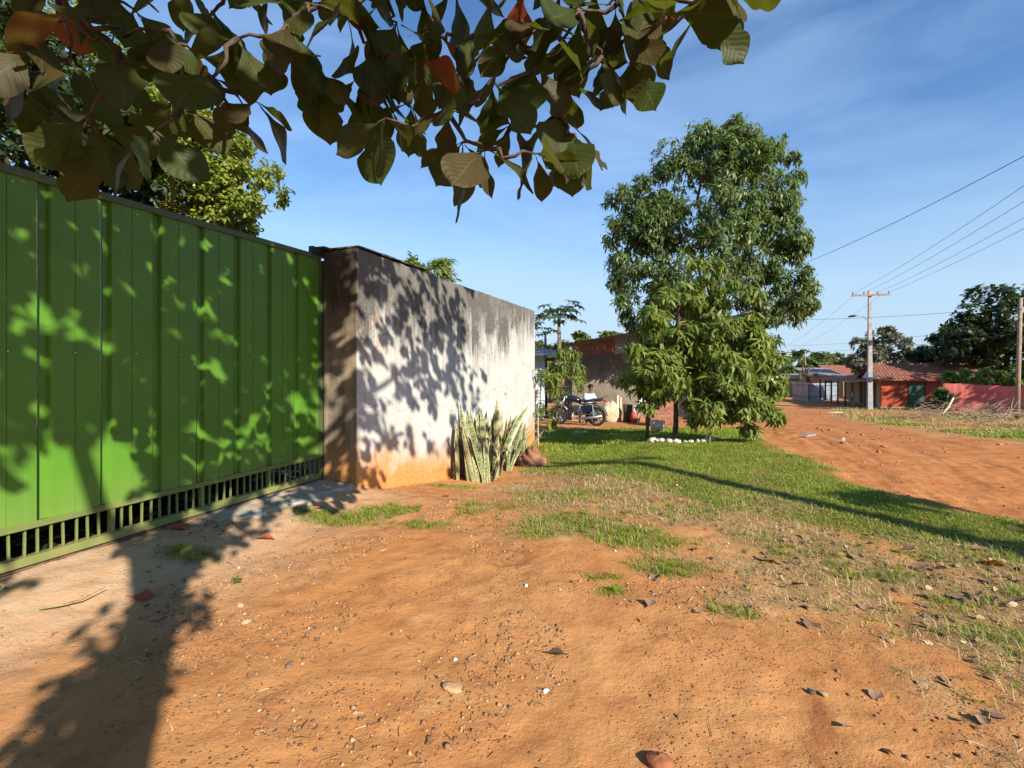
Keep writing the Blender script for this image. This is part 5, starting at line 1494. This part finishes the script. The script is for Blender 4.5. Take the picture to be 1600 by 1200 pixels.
for bi, (px, py, rx, n, hh, lab) in enumerate([(1520, 650, 2.2, 120, .55, 'heap of dead brushwood on the verge in front of the pink wall'), (1450, 655, 1.8, 90, .4, 'low scatter of cut brush along the far road edge'), (1585, 668, 2.0, 110, .5, 'dead brush heaped around the foot of the wooden pole')]):
    c_ = gp(px, py); e = empty('brush_pile', c_); tag(e, lab, 'brush', 'dead brush on the far verge'); m = MB()
    for k in range(n):
        a = rs.uniform(0, 6.28); L = rs.uniform(.2, .95); x = rs.gauss(0, rx * .5); y = rs.gauss(0, rx * .4); zb = gz(c_.x + x, c_.y + y) - c_.z
        z = zb + rs.uniform(0.02, hh) * math.exp(-(x * x) / (rx * rx)); up = rs.uniform(-.1, .55)
        d = Vector((math.cos(a), math.sin(a), up))
        p = Vector((x, y, z)); m.tube([p, p + d * L * .5 + Vector((0, 0, rs.uniform(-.05, .08))), p + d * L], [.011, .008, .004], 4, cap=False)
    tag(m.build('branches', M_BRUSH, e, False), kind='stuff')
    if bi == 0:
        MB().tube([(-1.6, -.2, .1), (-1.2, -.1, .45), (-.8, .1, .85)], [.05, .045, .035], 7).build('pale_log', plain('pale_dead_wood', (.5, .42, .34), .8, .2, 8), e, False)
        MB().tube([(-1.15, -.1, .45), (-1.0, -.3, .15)], [.035, .03], 7).build('pale_log', M_BRUSH, e, False)

# ------------------------------------------------------------------ motorcycle
M_TYRE = plain('tyre_rubber', (0.018, 0.017, 0.017), .8, .3, 20)
M_CHROME = plain('dull_chrome', (0.30, 0.30, 0.31), .4, .2, 10, metal=.9)
M_TANK = plain('black_blue_paint', (0.012, 0.016, 0.035), .2, .2, 5, spec=.6)
M_SEAT = plain('black_seat_vinyl', (0.018, 0.018, 0.022), .5, .2, 12)
M_ENG = plain('engine_alloy', (0.08, 0.08, 0.085), .45, .25, 20, metal=.6)
M_RLAMP = plain('red_lens', (0.35, 0.02, 0.02), .2, .1, 10)
M_WLAMP = plain('clear_lens', (0.6, 0.62, 0.62), .1, .1, 10)
rp_ = gp(932, 671); fp_ = Vector(((874 - CX) / FPX * 15.7, 15.7, 0))
rp_ = Vector(((932 - CX) / FPX * 15.2, 15.2, 0)); dd = fp_ - rp_
MZ = gz((rp_.x + fp_.x) / 2, (rp_.y + fp_.y) / 2)
moto = empty('motorcycle', (rp_.x, rp_.y, MZ), math.atan2(dd.y, dd.x))
tag(moto, 'small black motorcycle parked side-on on the earth behind the lawn', 'motorcycle')
WB, WR = dd.length, .30
def wheel(x):
    w = empty('wheel', (x, 0, WR)); w.parent = moto
    Mx = Matrix.Rotation(R(90), 4, 'X')
    ring = lambda R0, r, n=28, k=8: [(R0 + r * math.cos(2 * math.pi * i / k), r * math.sin(2 * math.pi * i / k)) for i in range(k)]
    MB().lathe(ring(WR - .038, .038), 28, Mx, close=True).build('tyre', M_TYRE, w, False, smooth=True)
    MB().lathe(ring(WR - .078, .016, k=6), 28, Mx, close=True).build('rim', M_CHROME, w, False, smooth=True)
    MB().lathe([(.045, -.06), (.045, .06)], 12, Mx).build('hub', M_ENG, w, False)
    m = MB()
    for i in range(18):
        a = 2 * math.pi * i / 18; m.tube([(.04 * math.cos(a), (.03 if i % 2 else -.03), .04 * math.sin(a)), ((WR - .08) * math.cos(a + .12), 0, (WR - .08) * math.sin(a + .12))], .0035, 4)
    m.build('spokes', M_CHROME, w, False)
wheel(0); wheel(WB)
for s_ in (-.08, .08):
    MB().tube([(WB, s_, WR), (WB - .12, s_, .62), (WB - .22, s_, .92)], [.022, .024, .02], 8).build('fork', M_CHROME, moto, False, smooth=True)
    MB().tube([(0, s_ * 1.3, WR), (.34, s_ * 1.1, .38), (.40, s_, .40)], .02, 8).build('swing_arm', M_BLK, moto, False)
    MB().tube([(.06, s_ * 1.7, .33), (.10, s_ * 1.5, .68)], [.03, .026], 8).build('shock_absorber', M_CHROME, moto, False)
m = MB(); m.tube([(WB - .2, 0, .86), (WB - .30, 0, .72), (.72, 0, .34), (.38, 0, .36), (.42, 0, .66), (.0, 0, .72)], .02, 8); m.tube([(WB - .22, 0, .84), (.42, 0, .66)], .02, 8)
m.build('frame', M_BLK, moto, False)
m = MB(); m.blob((.62, 0, .42), (.17, .12, .12), 1, .05, 12, 8); m.box((.58, -.10, .48), (.76, .10, .62)); m.tube([(.5, -.15, .40), (.5, .15, .40)], .09, 12)
m.build('engine', M_ENG, moto, False, bevel=.01)
for s_ in (.10, -.10): MB().prism([(.10, .45), (.42, .42), (.46, .62), (.14, .66)], s_ - .015, s_ + .015).build('side_cover', M_TANK, moto, False, bevel=.01)
m = MB(); sec = [(.50, .76, .06, .05), (.58, .80, .12, .09), (.72, .83, .14, .11), (.86, .83, .13, .10), (.94, .80, .07, .06)]
for x, z, ry, rz_ in sec: m.v += [(x, ry * math.cos(2 * math.pi * j / 12), z + rz_ * math.sin(2 * math.pi * j / 12)) for j in range(12)]
for i in range(4): m.f += [(i * 12 + j, i * 12 + (j + 1) % 12, (i + 1) * 12 + (j + 1) % 12, (i + 1) * 12 + j) for j in range(12)]
m.f += [tuple(range(11, -1, -1)), tuple(48 + j for j in range(12))]; m.mi = [0] * len(m.f); m.build('fuel_tank', M_TANK, moto, False, smooth=True)
MB().prism([(-.20, .79), (.02, .77), (.30, .74), (.52, .76), (.50, .83), (.30, .81), (.05, .86), (-.18, .88)], -.12, .12).build('seat', M_SEAT, moto, False, bevel=.03)
m = MB(); m.tube([(WB - .24, -.33, 1.02), (WB - .20, -.2, 1.03), (WB - .18, 0, .96), (WB - .20, .2, 1.03), (WB - .24, .33, 1.02)], .012, 8); hb = m.build('handlebar', M_CHROME, moto, False)
for s_ in (-1, 1):
    MB().tube([(WB - .24, s_ * .26, 1.022), (WB - .27, s_ * .37, 1.018)], .018, 8).build('grip', M_TYRE, hb, False)
    MB().tube([(WB - .22, s_ * .24, 1.03), (WB - .2, s_ * .30, 1.18)], .006, 6).build('mirror_stalk', M_BLK, moto, False)
    MB().blob((WB - .2, s_ * .32, 1.21), (.015, .06, .04), 2, .02, 10, 6).build('mirror', M_BLK, moto, False, smooth=True)
hl = MB().lathe([(.03, -.10), (.09, -.04), (.10, .02)], 14, Matrix.Translation((WB - .10, 0, .86)) @ Matrix.Rotation(R(90), 4, 'Y')).build('headlight', M_BLK, moto, False, smooth=True)
MB().lathe([(.088, .021), (.05, .035), (.01, .04)], 14, Matrix.Translation((WB - .10, 0, .86)) @ Matrix.Rotation(R(90), 4, 'Y')).build('lens', M_WLAMP, hl, False, smooth=True)
def mudguard(x, a0, a1, rr, mat):
    m = MB(); n = 12
    for i in range(n + 1):
        a = R(a0 + (a1 - a0) * i / n)
        for y_, k in ((-.06, -.012), (0, .008), (.06, -.012)): m.v.append((x + (rr + k) * math.cos(a), y_, WR + (rr + k) * math.sin(a)))
    for i in range(n):
        for j in range(2): m.f.append((i * 3 + j, i * 3 + j + 1, i * 3 + j + 4, i * 3 + j + 3))
    m.mi = [0] * len(m.f); o = m.build('mudguard', mat, moto, False, smooth=True); so = o.modifiers.new('thick', 'SOLIDIFY'); so.thickness = .006
mudguard(WB, 20, 150, WR + .045, M_CHROME); mudguard(0, 40, 175, WR + .05, M_BLK)
MB().tube([(.70, .13, .42), (.76, .15, .26), (.55, .16, .22), (.30, .16, .25), (-.22, .17, .33)], [.02, .022, .03, .045, .05], 10).build('exhaust', M_CHROME, moto, False, smooth=True)
tl = MB().box((-.30, -.07, .76), (-.24, .07, .84)).build('tail_light', M_RLAMP, moto, False, bevel=.01)
MB().tube([(.10, .13, .80), (-.10, .14, .86), (-.30, .12, .94), (-.30, -.12, .94), (-.10, -.14, .86), (.10, -.13, .80)], .011, 7).build('rear_rack', M_CHROME, moto, False)
MB().tube([(.40, .12, .28), (.36, .26, .02)], .012, 7).build('side_stand', M_BLK, moto, False)
MB().tube([(.55, -.24, .27), (.55, .24, .27)], .012, 7).build('footrest', M_BLK, moto, False)
MB().box((-.36, -.07, .50), (-.345, .07, .62)).build('number_plate', M_WHITE, moto, False)

# ------------------------------------------------------------------ seated person behind the motorcycle
M_SKIN = plain('brown_skin', (0.20, 0.10, 0.065), .6, .1, 10)
M_SHIRT = plain('pale_blue_shirt', (0.36, 0.42, 0.52), .8, .12, 9)
M_JEAN = plain('dark_trousers', (0.04, 0.05, 0.08), .85, .2, 9)
M_HAIR = plain('black_hair', (0.012, 0.010, 0.010), .7, .2, 30)
px_ = at(917, 0, 16.6); PZ = gz(px_.x, px_.y)
pe = empty('person', (px_.x, px_.y, PZ), R(-150))
tag(pe, 'person with black hair and pale blue shirt sitting behind the motorcycle', 'person')
def skin_obj(name, pts, edges, rad, mat, sub=2, root=0):
    me = bpy.data.meshes.new(name); me.from_pydata(pts, edges, []); me.materials.append(mat)
    o = bpy.data.objects.new(name, me); col.objects.link(o); o.parent = pe
    md = o.modifiers.new('skin', 'SKIN'); md.use_smooth_shade = True
    for i, r in enumerate(rad):
        sv = me.skin_vertices[0].data[i]; sv.radius = r if hasattr(r, '__len__') else (r, r); sv.use_root = (i == root)
    s2 = o.modifiers.new('sub', 'SUBSURF'); s2.levels = sub; s2.render_levels = sub
    return o
# local: x right, y forward; seat height .42 ; leaning forward, forearms on the knees
pts = [(0, 0, .50), (0, .05, .70), (0, .12, .92), (0, .16, 1.02), (0, .19, 1.10), (0, .21, 1.20), (0, .215, 1.28)]
rad = [(.15, .11), (.13, .10), (.16, .10), (.07, .06), (.05, .05), (.075, .09), (.05, .06)]
edges = [(0, 1), (1, 2), (2, 3), (3, 4), (4, 5), (5, 6)]
for s_ in (-1, 1):
    b = len(pts)
    pts += [(s_ * .18, .13, .96), (s_ * .22, .22, .74), (s_ * .17, .40, .60), (s_ * .15, .46, .58)]; rad += [.055, .045, .033, .032]; edges += [(2, b), (b, b + 1), (b + 1, b + 2), (b + 2, b + 3)]
    for k in range(4):
        c_ = len(pts); L = (.06, .07, .065, .05)[k]; xo = (k - 1.5) * .018
        pts += [(s_ * (.15 + xo), .49 + L * .5, .575), (s_ * (.15 + xo), .49 + L, .545)]; rad += [.009, .008]; edges += [(b + 3, c_), (c_, c_ + 1)]
    c_ = len(pts); pts += [(s_ * .11, .48, .59), (s_ * .095, .51, .575)]; rad += [.010, .009]; edges += [(b + 3, c_), (c_, c_ + 1)]
    b = len(pts)
    pts += [(s_ * .10, .06, .47), (s_ * .15, .44, .48), (s_ * .15, .42, .10), (s_ * .15, .44, .05), (s_ * .16, .58, .03)]; rad += [.09, .06, .04, .04, .03]; edges += [(0, b), (b, b + 1), (b + 1, b + 2), (b + 2, b + 3), (b + 3, b + 4)]
skin_obj('body', pts, edges, rad, M_SKIN)
skin_obj('shirt', [(0, 0, .50), (0, .05, .70), (0, .12, .93), (0, .155, 1.0), (-.18, .13, .965), (-.22, .22, .76), (.18, .13, .965), (.22, .22, .76)], [(0, 1), (1, 2), (2, 3), (2, 4), (4, 5), (2, 6), (6, 7)], [(.17, .13), (.155, .12), (.18, .115), (.085, .07), .07, .062, .07, .062], M_SHIRT)
skin_obj('trousers', [(0, 0, .50), (-.10, .06, .47), (-.15, .44, .48), (-.15, .42, .12), (.10, .06, .47), (.15, .44, .48), (.15, .42, .12)], [(0, 1), (1, 2), (2, 3), (0, 4), (4, 5), (5, 6)], [(.16, .12), .105, .075, .058, .105, .075, .058], M_JEAN)
MB().blob((0, .195, 1.255), (.088, .105, .085), 5, .06, 16, 10).build('hair', M_HAIR, pe, False, smooth=True)
m = MB()
for s_ in (-1, 1): m.blob((s_ * .03, .292, 1.215), (.012, .006, .008), 6, 0, 8, 5)
m.build('eyes', M_WHITE, pe, False, smooth=True)
MB().blob((0, .305, 1.19), (.012, .018, .02), 7, .02, 8, 6).build('nose', M_SKIN, pe, False, smooth=True)
MB().box((-.025, .288, 1.15), (.025, .296, 1.158)).build('mouth', M_RLAMP, pe, False)
o = MB().box((-.2, -.2, 0), (.2, .2, .04)).box((-.19, -.19, -.37), (-.15, -.15, 0)).box((.15, -.19, -.37), (.19, -.15, 0)).box((-.19, .15, -.37), (-.15, .19, 0)).box((.15, .15, -.37), (.19, .19, 0)).build('stool', M_DWOOD)
o.location = (px_.x, px_.y, PZ + .37); o.rotation_euler = (0, 0, R(-150)); tag(o, 'low wooden stool under the seated person', 'stool')

# ------------------------------------------------------------------ things standing before the brick house
def put(name, label, cat, px, y, m, mat, smooth=False, rz=0.0, bevel=0.0):
    x = (px - CX) / FPX * y; o = m.build(name, mat, None, smooth=smooth, bevel=bevel); o.location = (x, y, gz(x, y)); o.rotation_euler = (0, 0, rz); tag(o, label, cat); return o
put('cement_sack', 'pale bulging sack slumped against the house behind the motorcycle', 'sack', 955, 17.6, MB().blob((0, 0, .33), (.36, .26, .40), 21, .14, 18, 12), plain('dusty_sack', (.50, .40, .28), .9, .2, 8, bump=.5), True)
put('stacked_planks', 'two pale planks leaning upright beside the pale sack', 'planks', 968, 17.9, MB().box((-.09, 0, 0), (-.02, .04, .95)).box((.03, .02, 0), (.09, .06, .88)), plain('pale_timber', (.52, .45, .36), .8, .2, 9))
x = (993 - CX) / FPX * 16.8; e = empty('bag', (x, 16.8, gz(x, 16.8))); tag(e, 'red and white bag standing on the ground near the house corner', 'bag')
MB().blob((0, 0, .20), (.17, .14, .24), 31, .10, 14, 9).build('red_bottom', plain('red_bag', (.50, .10, .05), .6, .2, 8), e, False, smooth=True)
MB().lathe([(.13, .30), (.10, .42), (.05, .55), (.02, .60)], 12, Matrix.Diagonal((1, .8, 1, 1))).build('white_top', M_WHITE, e, False, smooth=True)
x = (1012 - CX) / FPX * 16.6; e = empty('plastic_chair', (x, 16.6, gz(x, 16.6)), R(35)); tag(e, 'white plastic chair beside the house corner behind the saplings', 'chair')
MB().box((-.22, -.22, .42), (.22, .22, .45)).build('seat', M_WHITE, e, False, bevel=.01); MB().prism([(-.22, .46), (.22, .46), (.19, .92), (-.19, .92)], .19, .215).build('backrest', M_WHITE, e, False, bevel=.01)
for sx in (-1, 1):
    for sy in (-1, 1): MB().tube([(sx * .24, sy * .24, 0), (sx * .19, sy * .19, .42)], .022, 8).build('leg', M_WHITE, e, False)
    MB().box((sx * .23 - .025, -.2, .62), (sx * .23 + .025, .2, .65)).build('armrest', M_WHITE, e, False)
put('broken_pot', 'pale clay pot fragment on the grass behind the slender sapling', 'pot', 1027, 12.4, MB().lathe([(.13, 0), (.17, .16), (.20, .32), (.17, .33), (.14, .2)], 14), plain('pale_clay', (.52, .40, .30), .85, .2, 8), True, 0)
put('clay_block', 'stack of pinkish hollow bricks glimpsed between the mango stems', 'bricks', 1040, 15.5, MB().box((-.6, -.2, 0), (.5, .2, .25)).box((-.5, -.19, .255), (.3, .19, .5)).box((-.3, -.18, .505), (.35, .18, .75)), M_BRICK, False, .2)
put('tree_stump', 'dark wooden block standing by the house corner post', 'stump', 981, 17.3, MB().lathe([(.18, 0), (.16, .3), (.17, .62)], 12), M_BARK2, True)
for i, (px, py, L, rz, lab) in enumerate([(1262, 682, .3, .3, 'grey crumpled plastic scrap on the near edge of the road'), (1318, 686, .12, 1.0, 'small white litter scrap on the dirt road'), (1305, 644, .7, .15, 'pale board lying on the verge before the porch'), (905, 677, .4, .1, 'whitish flat stone slab on the ground below the motorcycle')]):
    p = gp(px, py); o = MB().prism([(-L / 2, 0), (-L * .2, .05), (L * .1, .03), (L / 2, .06), (L / 2, .035), (0, .01)], -.25 * L, .22 * L).build('litter_scrap', plain('scrap_%d' % i, ((.28, .27, .28), (.42, .40, .38), (.55, .5, .45), (.55, .5, .45))[i], .7, .2, 12)); o.location = p; o.rotation_euler = (0, 0, rz); tag(o, lab, 'litter')
